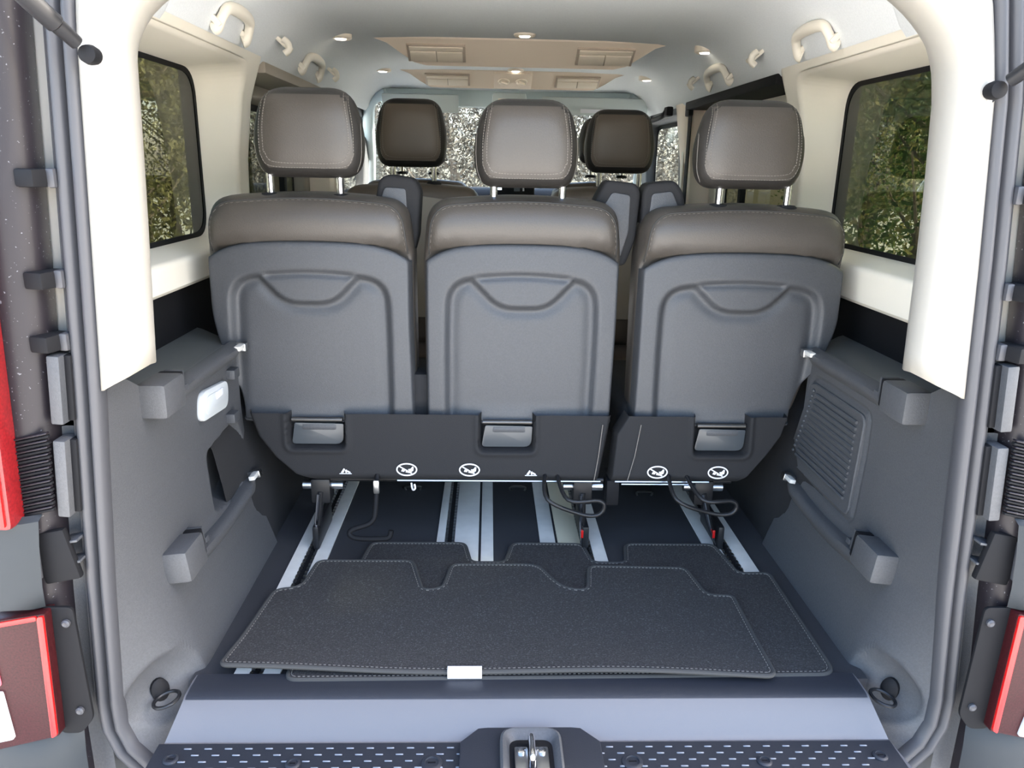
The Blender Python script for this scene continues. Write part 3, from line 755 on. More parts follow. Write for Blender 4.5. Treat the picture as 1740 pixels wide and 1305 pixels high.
# ------------------------------------------------------------------ outer bodywork at both rear corners
for s in (-1, 1):
    t = thing('rear_body_corner', (s * .80, .0, -.3), 'dark painted rear corner of the body with air slots, left of the seal' if s < 0 else 'dark painted rear corner of the body with air slots, right of the seal', 'bodywork')
    zs = np.linspace(-.14, 1.39, 50)
    def wz(z): return W(s, max(z, -.02))
    g = [[(s * (wz(z) + o), y, z) for o, y in ((.064, .018), (.066, -.008), (.072, -.022), (.085, -.030), (.105, -.034), (.125, -.030), (.155, -.020), (.20, .01), (.235, .08), (.245, .24), (.232, .36))] for z in zs]
    MB().grid(g).build('corner_skin', 'paint', t, angle=50)
    g = [[(s * (wz(z) + o), y, z) for o, y in ((.030, .012), (.045, .016), (.056, .020), (.066, .020))] for z in zs if z > .50]
    MB().grid(g).build('gutter_strip', 'metalpaint', t, angle=50)
    g = [[(s * (wz(z) + o), y, z) for o, y in ((.030, .010), (.046, .012), (.060, .012), (.068, .006))] for z in np.linspace(-.14, .51, 24)]
    MB().grid(g).build('lower_gutter', 'panel' , t, angle=50)
    MB().box((s * .72, .060, -.165), (.30, .03, .11), .006).build('lower_crossmember', 'greypaint', t)
    # rubber clips
    for z in (.872, .735, .645):
        q = Vector((s * (wz(z) + .058), -.012, z))
        c = MB().box(q, (.030, .050, .024), .004, rot=Matrix.Rotation(s * .25, 3, 'Z')).build('clip', 'void', t)
        MB().box(q + Vector((-s * .018, .010, 0)), (.012, .030, .026), .004).build('clip_pad', 'rubber', c)
    # rubber stops beside the gutter
    for z0, z1, mm in ((.525, .628, 'shell'), (.378, .500, 'panel')):
        zc = (z0 + z1) / 2; tl = math.atan2(s * (wz(z1) - wz(z0)), z1 - z0)
        k = MB().box((s * (wz(zc) + .050), -.012, zc), (.018, .036, z1 - z0), .003, rot=Matrix.Rotation(tl, 3, 'Y')).build('bump_stop', mm, t)
        MB().box((s * (wz(zc) + .037), -.004, zc), (.010, .024, (z1 - z0) * .96), .002, rot=Matrix.Rotation(tl, 3, 'Y')).build('stop_groove', 'void', k)
    # air slots
    for k in range(12):
        z = .388 + k * .0105
        MB().box((s * (wz(z) + .086), -.0325, z), (.052, .008, .0042), .001, rot=Matrix.Rotation(s * .22, 3, 'Y'), seg=1).build('air_slot', 'void', t)
        MB().box((s * (wz(z) + .086), -.0335, z + .0052), (.050, .010, .0030), .001, rot=Matrix.Rotation(s * .22, 3, 'Y'), seg=1).build('slot_slat', 'paint', t)
    # bracket below the slots
    br = MB().box((s * (wz(.31) + .068), -.026, .312), (.056, .014, .085), .005, rot=Matrix.Rotation(s * .2, 3, 'Y')).build('bracket', 'void', t)
    MB().tube([(s * (wz(.31) + .092), -.037, .345), (s * (wz(.31) + .094), -.037, .280)], .007, 10).build('bracket_rod', 'rubber', br)
    for dz in (.0, .035):
        MB().box((s * (wz(.31) + .045), -.012, .30 + dz), (.024, .03, .004), .001, rot=Matrix.Rotation(s * .2, 3, 'Y')).build('bracket_rib', 'shell', br)
    # bumper shoulder below
    g = [[(s * (wz(z) + o), y - k, z) for o, y in ((.080, -.036), (.10, -.046), (.14, -.050), (.20, -.038), (.26, .02))] for z, k in ((.385, -.004), (.378, .008), (.33, .012), (.27, .012), (.235, .008), (.228, -.004))]
    MB().grid(g).build('bumper_shoulder', 'greypaint', t, angle=50)
    g = [[(s * (wz(z) + o), y - k, z) for o, y in ((.055, -.010), (.075, -.034), (.11, -.046), (.16, -.050), (.24, -.02))] for z, k in ((.010, -.006), (.0, .008), (-.05, .014), (-.14, .016))]
    MB().grid(g).build('bumper_cap', 'greypaint', t, angle=50)
    # mounting plate of the lower lamp with two screws
    xL, xR = .052, .078
    pl = MB(); pl.prism(rpoly([(.028, .028), (.034, .232), (.082, .232), (.082, .0), (.050, .0)], .010, 4), (s * W(s, .1), -.036, 0), (s, 0, 0), (0, 0, 1), .006 * s, .0015)
    plate = pl.build('lamp_plate', 'void', t)
    for z in (.205, .045):
        lathe(MB(), (s * (W(s, .1) + .046), -.046, z), [(.0065, .004), (.0065, 0), (.004, -.002), (.001, -.001)], 14, 'y').build('screw', 'rubber', t)

def lamp_block(b, s, outline, y0, y1, bev=.006):
    b.prism([(s * x, z) for x, z in outline], (0, y0, 0), (1, 0, 0), (0, 0, 1), y1, bev)
    return b
# tail lights
t = thing('tail_light', (-.84, -.06, .38), 'tall red tail light on the upper left rear corner', 'tail light')
MB().prism(rpoly([(-.779, .375), (-.761, .86), (-.90, .86), (-.90, .375)], .008, 3), (0, -.030, 0), (1, 0, 0), (0, 0, 1), .040, .008).build('red_lens', 'red', t)
MB().prism(rpoly([(-.785, .382), (-.766, .86), (-.774, .86), (-.793, .382)], .002, 2), (0, -.069, 0), (1, 0, 0), (0, 0, 1), .006, .002).build('light_guide', 'redbright', t)
for s in (-1, 1):
    a, c = (.768, .759) if s < 0 else (.750, .753)
    t = thing('tail_light', (s * .84, -.06, .0), 'red and white lower lamp on the left rear bumper' if s < 0 else 'red and white lower lamp on the right rear bumper', 'tail light')
    ex = (1, 0, 0)
    def quad(pts, y, d, mm, nm, bev=.003):
        MB().prism(rpoly([(s * x, z) for x, z in pts], .004, 3), (0, y, 0), ex, (0, 0, 1), d, bev).build(nm, mm, t)
    quad([(a, .010), (c, .232), (.92, .205), (.92, -.03)], -.030, .030, 'redsmoke', 'lens_body', .006)
    quad([(a + .001, .014), (c + .001, .230), (c + .011, .228), (a + .011, .008)], -.058, .006, 'redbright', 'light_guide', .002)
    quad([(c + .012, .229), (.92, .200), (.92, .192), (c + .012, .221)], -.058, .005, 'redbright', 'top_guide', .001)
    quad([(.842, .105), (.846, .190), (.92, .175), (.92, .090)] if s < 0 else [(.812, .085), (.815, .19), (.92, .175), (.92, .080)], -.058, .006, 'pinklens', 'reflector', .002)
    quad([(.836, .008), (.842, .095), (.92, .085), (.92, -.012)] if s < 0 else [(.796, .004), (.808, .085), (.92, .08), (.92, -.012)], -.058, .008, 'lamp', 'reversing_lens', .003)

# gas struts of the tailgate
for s, a, b_ in ((-1, (-.603, -.028, 1.026), (-.735, -.30, 1.24)), (1, (.585, -.028, 1.008), (.715, -.30, 1.20))):
    a, b_ = Vector(a), Vector(b_); d = (b_ - a).normalized()
    t = thing('gas_strut', a, 'black gas strut crossing the upper left corner of the opening' if s < 0 else 'black gas strut at the upper right edge of the opening', 'gas strut', 'tailgate gas struts')
    MB().tube([a + d * .02, a + d * .05, a + d * .052, b_], [.009, .010, .012, .012], 14).build('cylinder', 'black', t)
    lathe(MB(), (a.x, a.y + .002, a.z), [(.004, -.012), (.011, -.010), (.0125, 0), (.011, .010), (.005, .012)], 16, 'y').build('ball_socket', 'void', t)
    MB().tube([a + Vector((0, .002, -.004)), a + Vector((s * .012, .034, -.014))], .006, 10).build('ball_stud', 'chrome', t)

# ------------------------------------------------------------------ seats
def puff(b, outline, secs, c):
    # closed outline (x, z) swept through depth sections (y, inset), rounded like upholstery
    hx = max(abs(x - c[0]) for x, z in outline); hz = max(abs(z - c[1]) for x, z in outline)
    b.rings([[(c[0] + (x - c[0]) * max(.02, 1 - i / hx), y, c[1] + (z - c[1]) * max(.02, 1 - i / hz)) for x, z in outline] for y, i in secs])
    return b

def headrest(parent, cx, z0, y, w=.238, h=.182, mm='leather', posts=(-.078, .078), ptop=.035, pbot=-.045, shift=0.0, k=1.0):
    hw = w / 2
    ol = rpoly([(-hw * .89, 0), (hw * .89, 0), (hw * 1.02, h * .42), (hw * .79, h), (-hw * .79, h), (-hw * 1.02, h * .42)], [.038, .038, .06, .05, .05, .06], 7)
    ol = [(cx + x, z0 + z) for x, z in ol]
    ol = [(p.x, p.y) for p in resample([Vector(q) for q in ol], .012)]
    c = (cx, z0 + h * .48)
    b = MB(); puff(b, ol, [(y - .051, .115), (y - .051, .085), (y - .050, .06), (y - .0475, .040), (y - .041, .022), (y - .030, .009), (y - .014, .002), (y, 0), (y + .025, .006), (y + .042, .02), (y + .052, .05), (y + .055, .10)], c)
    o = b.build('headrest', 'gore_shade', parent, angle=80)
    G = []; a0 = hw - .022
    for i in range(25):
        tt = i / 24; zz = z0 + .020 + (h * .985 - .020) * tt
        aw = a0 * (.84 + .16 * math.sin(min(1, tt / .16) * PI / 2)) * interp(tt, [(0, 1.0), (.35, 1.0), (1, .86)])
        row = drape(o, [(cx + aw * (-1 + 2 * j / 24), y - .2, zz) for j in range(25)], lift=.0010)
        if len(row) == 25: G.append(row)
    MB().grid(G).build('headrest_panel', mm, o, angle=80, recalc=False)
    # stitched U on the back, double line, and the two side seams
    def U(ins, zb, top):
        a = hw - ins; tw = a * .86
        return [(cx - tw, 0, z0 + top), (cx - a * .985, 0, z0 + h * .60), (cx - a * 1.0, 0, z0 + h * .30), (cx - a * .97, 0, z0 + zb + .022), (cx - a * .86, 0, z0 + zb + .005), (cx - a * .5, 0, z0 + zb), (cx, 0, z0 + zb), (cx + a * .5, 0, z0 + zb), (cx + a * .86, 0, z0 + zb + .005), (cx + a * .97, 0, z0 + zb + .022), (cx + a, 0, z0 + h * .30), (cx + a * .985, 0, z0 + h * .60), (cx + tw, 0, z0 + top)]
    for ins, zb in ((.030, .030), (.021, .021)):
        pts = resample(catmull([(p[0], y - .2, p[2]) for p in U(ins, zb, h * .975)], 6), .0026, False)
        pts = drape(o, pts, lift=.0013)
        st_ = MB()
        for i in range(0, len(pts) - 2, 2):
            st_.tube([pts[i], pts[i + 1] + (pts[i + 2] - pts[i + 1]) * .35], .0008, 4)
        st_.build('stitching', 'thread', o)
    for sx in (-1, 1):
        pts = resample(catmull([(cx + sx * hw * a, y - .2, z0 + h * z) for a, z in ((.93, .62), (.945, .40), (.92, .2), (.84, .07))], 6), .006, False)
        pts = drape(o, pts, lift=.0001)
        if len(pts) > 3: MB().tube(pts, .0008, 4).build('side_seam', 'thread', o)
    for px in posts:
        MB().tube([(cx + px, y + .004, z0 + pbot), (cx + px, y, z0 + ptop)], .0082 * k, 14).build('headrest_post', 'chrome', o)
        lathe(MB(), (cx + px, y + .004, z0 + pbot + .006), [(.024, -.006), (.024, .0), (.019, .005), (.010, .006)], 22).build('post_collar', 'skirt', o)
    return o

def back_cover(parent, xl, xr, xlb, xrb, z0, z1, y, name='backrest', mm='leather', rad=.10, thick=.145, dent=0):
    zm = z1 - .115
    pts = [(xlb, z0), (xrb, z0), (xr, zm - .1), (xr, zm), (xr - .012, z1 - .012), ((xl + xr) / 2, z1 + .004), (xl + .012, z1 - .012), (xl, zm), (xl, zm - .1)]
    ol = rpoly(pts, [.02, .02, .08, .03, rad, .15, rad, .03, .08], 8)
    ol = [(p.x, p.y) for p in resample([Vector(q) for q in ol], .015)]
    c = ((xl + xr) / 2, (z0 + z1) / 2)
    b = MB(); puff(b, ol, [(y - .004, .215), (y - .004, .19), (y - .004, .165), (y - .004, .14), (y - .004, .115), (y - .004, .09), (y - .003, .06), (y - .002, .045), (y, .030), (y + .006, .014), (y + .016, .006), (y + .034, .001), (y + .06, 0), (y + thick - .04, 0), (y + thick - .015, .010), (y + thick, .04), (y + thick + .004, .12)], c)
    if dent:      # the upholstery is flat and set back where the hard shell covers it
        b.v = [(x, yy - (.016 * math.sin(PI * min(1, max(0, (z - dent + .03) / .125))) if yy < y + .012 else 0), z) for x, yy, z in b.v]
        b.v = [(x, max(yy, y + .026) if z < dent - .05 else (yy + (max(yy, y + .026) - yy) * float(sstep(np.array(z), dent - .005, dent - .05))), z) for x, yy, z in b.v]
    return b.build(name, mm, parent, angle=80), ol, c

def shell(parent, xl, xr, xlb, xrb, z0, z1, y, moon, foot):
    # hard back shell with an arched hollow and a half-moon tab, built as a relief
    NS, NV = 96, 84
    S = np.linspace(-1, 1, NS); V = np.linspace(0, 1, NV)
    P = np.zeros((NS, NV, 3))
    cx = (xl + xr) / 2; half = (xr - xl) / 2
    for i, s_ in enumerate(S):
        a = abs(s_)
        fx = a / .84 * .955 if a < .84 else .955 + .045 * math.sin((a - .84) / .16 * PI / 2)
        fy = .010 * min(1, a / .84) ** 2 if a < .84 else .010 + .075 * (1 - math.cos((a - .84) / .16 * PI / 2))
        for j, v in enumerate(V):
            ztop = z1 - .034 * fx ** 5 - .010 * fx ** 2
            z = z0 + (ztop - z0) * v
            t = min(1, (z - z0) / (z1 - .14 - z0)); t = t * t * (3 - 2 * t) if t < 1 else 1
            L_ = xlb + (xl - xlb) * t; R_ = xrb + (xr - xrb) * t
            mid = (L_ + R_) / 2; hf = (R_ - L_) / 2
            yy = y + fy + .018 * (1 - v) * 0 - .004 * math.sin(PI * v)
            if v > .97: yy += .004 * ((v - .97) / .03) ** 2
            P[i, j] = (mid + math.copysign(fx, s_) * hf, yy, z)
    X, Z = P[..., 0], P[..., 2]
    arch = rpoly([(xlb + foot[0], z0 - .06), (xrb - foot[1], z0 - .06), (xr - .046, z1 - .20), (xr - .050, z1 - .078), (cx, z1 - .060), (xl + .050, z1 - .078), (xl + .046, z1 - .20)], [.01, .01, .06, .075, .1, .075, .06], 6)
    mo = rpoly([(moon[0], z1 - .02), (moon[0] + .002, moon[2]), (moon[0] + .062, moon[3] - .002), (moon[1] - .062, moon[3] - .002), (moon[1] - .002, moon[2]), (moon[1], z1 - .02)], [.0, .012, .030, .030, .012, 0], 5)
    dA = sdpoly(X, Z, arch); dM = sdpoly(X, Z, mo); dC = np.maximum(dA, -dM)
    low = sstep(Z, z0 - .01, z0 + .05) * .5 + .5
    P[..., 1] += .015 * sstep(-dC, -.003, .014) * low + .005 * np.exp(-((dC + .016) / .013) ** 2)
    P[..., 1] += .007 * np.exp(-((dA + .005) / .007) ** 2) * sstep(-dM, -.002, .010) + .004 * sstep(-dA, -.002, .010) * sstep(-dM, -.004, .006)
    b = MB(); b.grid(P)
    # lower edge turns in
    b.grid([[tuple(P[i, 0]) for i in range(NS)], [(P[i, 0, 0], P[i, 0, 1] + .006, P[i, 0, 2] - .005) for i in range(NS)], [(P[i, 0, 0], P[i, 0, 1] + .03, P[i, 0, 2] - .005) for i in range(NS)]])
    o = b.build('back_shell', 'shell', parent, angle=70)
    md = o.modifiers.new('thick', 'SOLIDIFY'); md.thickness = .003; md.offset = -1
    return o

def skirt(parent, left, right_, z0, z1, y, pockets, cutL, cutR):
    # rear apron of the seat base with flap recesses
    NX, NZ = 190, 48
    P = np.zeros((NX, NZ, 3)); zs = np.linspace(z0, z1, NZ)
    for j, z in enumerate(zs):
        L_ = left + interp(z, cutL); R_ = right_ - interp(z, cutR)
        for i in range(NX):
            u = -1 + 2 * i / (NX - 1); a = abs(u)
            fx = a / .94 * .97 if a < .94 else .97 + .03 * math.sin((a - .94) / .06 * PI / 2)
            fy = 0 if a < .94 else .05 * (1 - math.cos((a - .94) / .06 * PI / 2))
            v = j / (NZ - 1)
            fy += .012 * max(0, (.12 - v) / .12) ** 2 + .012 * v
            P[i, j] = ((L_ + R_) / 2 + math.copysign(fx, u) * (R_ - L_) / 2, y + fy, z)
    X, Z = P[..., 0], P[..., 2]
    for (a, b_, c, d) in pockets:
        sd = sdpoly(X, Z, rpoly([(a, c), (b_, c), (b_, d + .03), (a, d + .03)], .014, 4))
        P[..., 1] += .034 * sstep(-sd, -.002, .007) - .004 * np.exp(-((sd - .006) / .006) ** 2)
    b = MB(); b.grid(P)
    b.grid([[tuple(P[i, 0]) for i in range(NX)], [(P[i, 0, 0], P[i, 0, 1] + .01, z0 - .003) for i in range(NX)], [(P[i, 0, 0], y + .10, z0 - .003) for i in range(NX)]])
    o = b.build('seat_apron', 'skirt', parent, angle=60)
    for (a, b_, c, d) in pockets:
        w = b_ - a; cx = (a + b_) / 2
        pk = MB().box((cx, y + .046, (c + d) / 2), (w + .01, .006, d - c + .02)).build('flap_recess', 'void', parent)
        MB().tube([(a + .008, y + .022, d - .008), (b_ - .006, y + .022, d - .008)], .0055, 10).build('recess_bar', 'darksteel', pk)
        fl = MB(); fl.prism(rpoly([(a + .005, c + .006), (b_ - .006, c + .006), (b_ - .004, d - .018), (a + .014, d - .016)], [.010, .018, .004, .004], 4), (0, y + .024, 0), (1, 0, 0), (0, 0, 1), .003, .001)
        fl.build('pull_flap', 'flap', pk)
        MB().box((cx + .005, y + .026, d - .026), (w - .05, .014, .016), .006).build('flap_grip', 'shell', pk)
    return o

def no_foot_sign(parent, cx, cz, y):
    b = MB(); n = 32
    for r0, r1 in ((.0215, .0245),):
        A = [(cx + r1 * math.cos(2 * PI * k / n), cz + r1 * .66 * math.sin(2 * PI * k / n)) for k in range(n)]
        B = [(cx + r0 * math.cos(2 * PI * k / n), cz + r0 * .60 * math.sin(2 * PI * k / n)) for k in range(n)]
        b.rings([[(x, y, z) for x, z in A], [(x, y - .0006, z) for x, z in A], [(x, y - .0006, z) for x, z in B], [(x, y, z) for x, z in B]], False, False)
    def poly(pts): b.prism([(cx + x, cz + z) for x, z in pts], (0, y, 0), (1, 0, 0), (0, 0, 1), .0006)
    poly([(-.019, .0075), (-.017, .0095), (.013, -.0085), (.010, -.0105)])
    poly([(-.013, -.0045), (-.006, -.0055), (-.004, -.001), (-.011, .001)])
    poly([(-.003, -.0065), (.006, -.0085), (.004, -.0055), (-.002, -.003)])
    poly([(.003, .001), (.009, .002), (.013, .0075), (.016, .006), (.015, -.003), (.010, -.006), (.006, -.0045)])
    return b.build('no_foot_sign', 'white', parent, smooth=False)

def load_sign(parent, cx, cz, y):
    b = MB()
    def poly(pts): b.prism([(cx + x, cz + z) for x, z in pts], (0, y, 0), (1, 0, 0), (0, 0, 1), .0006)
    poly([(-.014, -.006), (.014, -.006), (.014, -.0045), (-.014, -.0045)])
    poly([(-.011, -.003), (-.004, .008), (-.001, .006), (-.005, -.003)])
    poly([(.000, -.003), (-.001, .004), (.003, .005), (.005, .000), (.003, -.003)])
    poly([(.006, -.003), (.005, .003), (.011, -.001), (.012, -.003)])
    return b.build('load_sign', 'white', parent, smooth=False)

def belt_housing(parent, pts, inset, y0, y1):
    b = MB(); b.prism(rpoly(pts, .012, 4), (0, y0, 0), (1, 0, 0), (0, 0, 1), -(y1 - y0), .010, 3)
    o = b.build('belt_housing', 'skirt', parent, angle=50)
    q = MB(); q.prism(rpoly(inset, .008, 4), (0, y0 + .002, 0), (1, 0, 0), (0, 0, 1), .006, .003)
    q.build('housing_inset', 'shell', o)
    return o

def piping(parent, ol, c, ins, zmin):
    me = parent
    hx = max(abs(x - c[0]) for x, z in ol); hz = max(abs(z - c[1]) for x, z in ol)
    pts = [(c[0] + (x - c[0]) * (1 - ins / hx), z_) for x, z_ in [(x, c[1] + (z - c[1]) * (1 - ins / hz)) for x, z in ol]]
    pts = [p for p in pts if p[1] > zmin]
    # order from left to right along the top
    left_ = sorted([p for p in pts], key=lambda p: math.atan2(p[1] - (zmin - .05), p[0] - c[0]), reverse=True)
    line = drape(me, [(x, 0, z) for x, z in left_], lift=.0006)
    MB().tube(line, .0016, 6).build('piping', 'binding', me)
    line = drape(me, [(c[0] + (x - c[0]) * .985, 0, c[1] + (z - c[1]) * .988) for x, z in left_], lift=.0002)
    st_ = MB(); line = resample(line, .005, False)
    for i in range(0, len(line) - 2, 2): st_.tube([line[i], line[i + 1]], .0005, 4)
    st_.build('stitching', 'thread', me)

def seat_leg(parent, x, y, xf, yf):
    g = MB().box((x, y + .02, .150), (.046, .050, .062), .006).build('leg', 'black', parent)
    MB().tube([(x - .045, y + .02, .158), (x + .05, y + .02, .158)], .011, 12).build('pivot', 'steel', g)
    MB().tube([(x, y, .150), ((x + xf) / 2, (y + yf) / 2, .07), (xf, yf, .006)], [.0085, .0075, .0045], 10).build('latch_arm', 'black', g)
    MB().tube([(x - .004, y - .010, .146), ((x + xf) / 2 - .004, (y + yf) / 2 - .010, .07), (xf - .003, yf - .008, .012)], [.004, .004, .003], 8).build('latch_rod', 'chrome', g)
    MB().box(((x + xf * 3) / 4 - .003, (y + yf * 3) / 4 - .016, .046), (.006, .004, .020), .001).build('red_marker', 'redbright', g)
    MB().box((xf + .004, yf + .06, .035), (.016, .16, .06), .006).build('foot', 'black', g)

YB = .592
# --- two-place bench: left and centre seats
t = thing('double_seat', (-.24, .60, 0), 'black leather two-place rear bench under the left and centre headrests', 'seat', 'rear seats facing forward')
for (xl, xr, xlb, xrb, moon, foot, hx, hz, hw, posts) in (
        (-.713, -.258, -.660, -.256, (-.600, -.375, .668, .606), (-.02, .050), -.478, .866, .240, (-.092, .060)),
        (-.236, .208, -.234, .203, (-.125, .100, .660, .600), (.046, .046), -.010, .852, .232, (-.070, .082))):
    bc, ol, c = back_cover(t, xl, xr, xlb, xrb, .336, .835, YB + .014, dent=.74)
    piping(bc, ol, c, .012, .70)
    shell(t, xl + .002, xr - .002, xlb, xrb, .322, .733, YB - .002, moon, foot)
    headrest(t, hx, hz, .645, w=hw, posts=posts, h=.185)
belt_housing(t, [(-.352, .78), (-.338, .862), (-.318, .876), (-.258, .868), (-.243, .842), (-.250, .74), (-.268, .68), (-.33, .68)], [(-.342, .79), (-.324, .848), (-.276, .846), (-.272, .73), (-.30, .73)], .668, .74)
belt_housing(t, [(.140, .78), (.148, .826), (.172, .872), (.240, .866), (.252, .846), (.246, .74), (.225, .68), (.15, .68)], [(.160, .80), (.186, .846), (.228, .840), (.228, .76), (.212, .70), (.17, .72)], .668, .74)
pk2 = [(-.548, -.418, .262, .336), (-.108, .020, .258, .333)]
skirt(t, -.640, .203, .184, .345, .565, pk2, [(.184, .140), (.20, .10), (.24, .055), (.29, .018), (.345, .0)], [(.184, .026), (.345, 0)])
MB().tube([(.163, .563, .19), (.171, .566, .25), (.178, .572, .325)], .0010, 5).build('apron_seam', 'thread', t)
MB().box((-.247, .655, .36), (.05, .07, .14), .01).build('back_joint', 'skirt', t)
for x in (-.276, -.130): no_foot_sign(t, x, .214, .5648)
load_sign(t, -.418, .208, .5648); load_sign(t, .014, .206, .5648)
MB().box((-.20, .88, .28), (.72, .46, .15), .05, seg=4).build('seat_cushion', 'skirt', t)
MB().tube([(-.50, .60, .176), (.19, .60, .176)], .007, 10).build('frame_tube', 'black', t)
MB().tube([(-.30, .578, .181), (.18, .578, .181)], .003, 8).build('trim_rod', 'steel', t)
seat_leg(t, -.482, .585, -.500, .585); seat_leg(t, .140, .585, .147, .590)
MB().tube(catmull([(.048, .58, .205), (.049, .50, .170), (.124, .50, .134), (.165, .50, .131), (.180, .50, .150), (.166, .50, .167), (.096, .50, .169), (.074, .58, .204)], 6), .0048, 10).build('release_loop', 'black', t)
lv = MB(); lv.tube(catmull([(-.345, .57, .20), (-.346, .55, .16), (-.348, .53, .115), (-.354, .525, .102), (-.366, .52, .094), (-.396, .51, .088), (-.404, .506, .080), (-.396, .502, .072), (-.372, .50, .069), (-.335, .50, .069), (-.316, .50, .071), (-.310, .503, .078), (-.308, .505, .088)], 4), .0062, 10)
lever = lv.build('release_lever', 'void', t)
MB().box((-.345, .548, .178), (.014, .012, .034), .004).build('lever_sleeve', 'steel', lever)
MB().tube(catmull([(-.266, .565, .180), (-.262, .555, .168), (-.256, .552, .172), (-.258, .556, .181)], 5), .0022, 6).build('spring_hook', 'white', t)

# --- single seat on the right
t = thing('single_seat', (.47, .60, 0), 'black leather single rear seat beside the ribbed right side panel', 'seat', 'rear seats facing forward')
bc, ol, c = back_cover(t, .247, .718, .250, .640, .336, .825, YB + .014, dent=.73)
piping(bc, ol, c, .012, .69)
shell(t, .249, .716, .250, .632, .320, .722, YB - .002, (.372, .592, .656, .598), (.050, -.02))
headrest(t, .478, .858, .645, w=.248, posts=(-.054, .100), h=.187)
belt_housing(t, [(.256, .74), (.256, .846), (.264, .866), (.328, .874), (.348, .850), (.362, .79), (.34, .68), (.262, .68)], [(.268, .74), (.276, .844), (.322, .850), (.345, .80), (.30, .73), (.275, .70)], .668, .74)
skirt(t, .206, .616, .184, .345, .565, [(.395, .523, .252, .328)], [(.184, -.004), (.30, .004), (.345, .03)], [(.184, .105), (.20, .085), (.25, .045), (.30, .012), (.345, 0)])
MB().tube([(.242, .563, .19), (.256, .566, .25), (.268, .574, .325)], .0010, 5).build('apron_seam', 'thread', t)
for x in (.312, .456): no_foot_sign(t, x, .211, .5648)
MB().box((.40, .88, .28), (.34, .46, .15), .05, seg=4).build('seat_cushion', 'skirt', t)
MB().tube([(.215, .60, .176), (.50, .60, .176)], .007, 10).build('frame_tube', 'black', t)
MB().tube([(.215, .578, .181), (.44, .578, .181)], .003, 8).build('trim_rod', 'steel', t)
MB().tube([(.235, .60, .165), (.40, .60, .165)], .003, 8).build('cross_rod', 'steel', t)
MB().box((.212, .60, .150), (.030, .04, .065), .004).build('frame_bracket', 'void', t)
seat_leg(t, .432, .585, .478, .592)
MB().tube(catmull([(.340, .58, .206), (.346, .50, .170), (.424, .50, .138), (.470, .50, .135), (.486, .50, .152), (.472, .50, .168), (.407, .50, .170), (.380, .58, .204)], 6), .0048, 10).build('release_loop', 'black', t)

# --- middle row and front row
def plain_seat(cx, y, hz, label, w=.46, hw=.235, hh=.212, group='seats further forward', ztop=.838, posts=(-.062, .072)):
    t = thing('passenger_seat', (cx, y, 0), label, 'seat', group)
    bc, ol, c = back_cover(t, cx - w / 2, cx + w / 2, cx - w / 2 + .03, cx + w / 2 - .03, .30, ztop, y - .03, mm='leather2', rad=.13)
    q = MB(); q.prism(rpoly([(cx - w / 2 + .04, .40), (cx + w / 2 - .04, .40), (cx + w / 2 - .03, ztop - .06), (cx, ztop - .035), (cx - w / 2 + .03, ztop - .06)], .05, 5), (0, y - .028, 0), (1, 0, 0), (0, 0, 1), .012, .004)
    q.build('back_panel', 'taupe', t)
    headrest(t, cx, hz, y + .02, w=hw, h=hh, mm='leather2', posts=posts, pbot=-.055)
    MB().box((cx, y + .30, .30), (w, .48, .17), .05, seg=4).build('seat_cushion', 'leather2', t)
    MB().box((cx, y + .30, .11), (w * .8, .40, .22), .02).build('seat_plinth', 'void', t)
    return t
plain_seat(-.345, 1.50, .888, 'dark leather middle-row seat seen between the left and centre rear headrests')
plain_seat(.335, 1.50, .880, 'dark leather middle-row seat seen between the centre and right rear headrests', hh=.200)
plain_seat(-.40, 2.27, .91, 'dark leather front seat on the left, behind the middle-row headrest', hw=.25, hh=.19)
plain_seat(.405, 2.27, .91, 'dark leather front seat whose headrest peeps out behind the right middle-row headrest', hw=.25, hh=.19)

# seat belt hanging by the right B pillar
t = thing('seat_belt', (.735, 2.18, .8), 'dark seat belt strap hanging beside the beige pillar on the right', 'seat belt')
MB().box((.728, 2.185, .90), (.004, .05, .52), .001).build('strap', 'void', t)
MB().box((.722, 2.185, 1.125), (.02, .065, .04), .006).build('belt_guide', 'void', t)
t = thing('door_grab_bar', (.70, 2.6, 1.12), 'black grab bar above the right front door', 'grab bar')
MB().tube(catmull([(.675, 2.86, 1.142), (.668, 2.84, 1.122), (.665, 2.70, 1.112), (.668, 2.46, 1.118), (.675, 2.40, 1.140)], 6), .011, 10).build('bar', 'void', t)
MB().box((.682, 2.39, 1.135), (.03, .06, .04), .008).build('bar_mount', 'void', t)

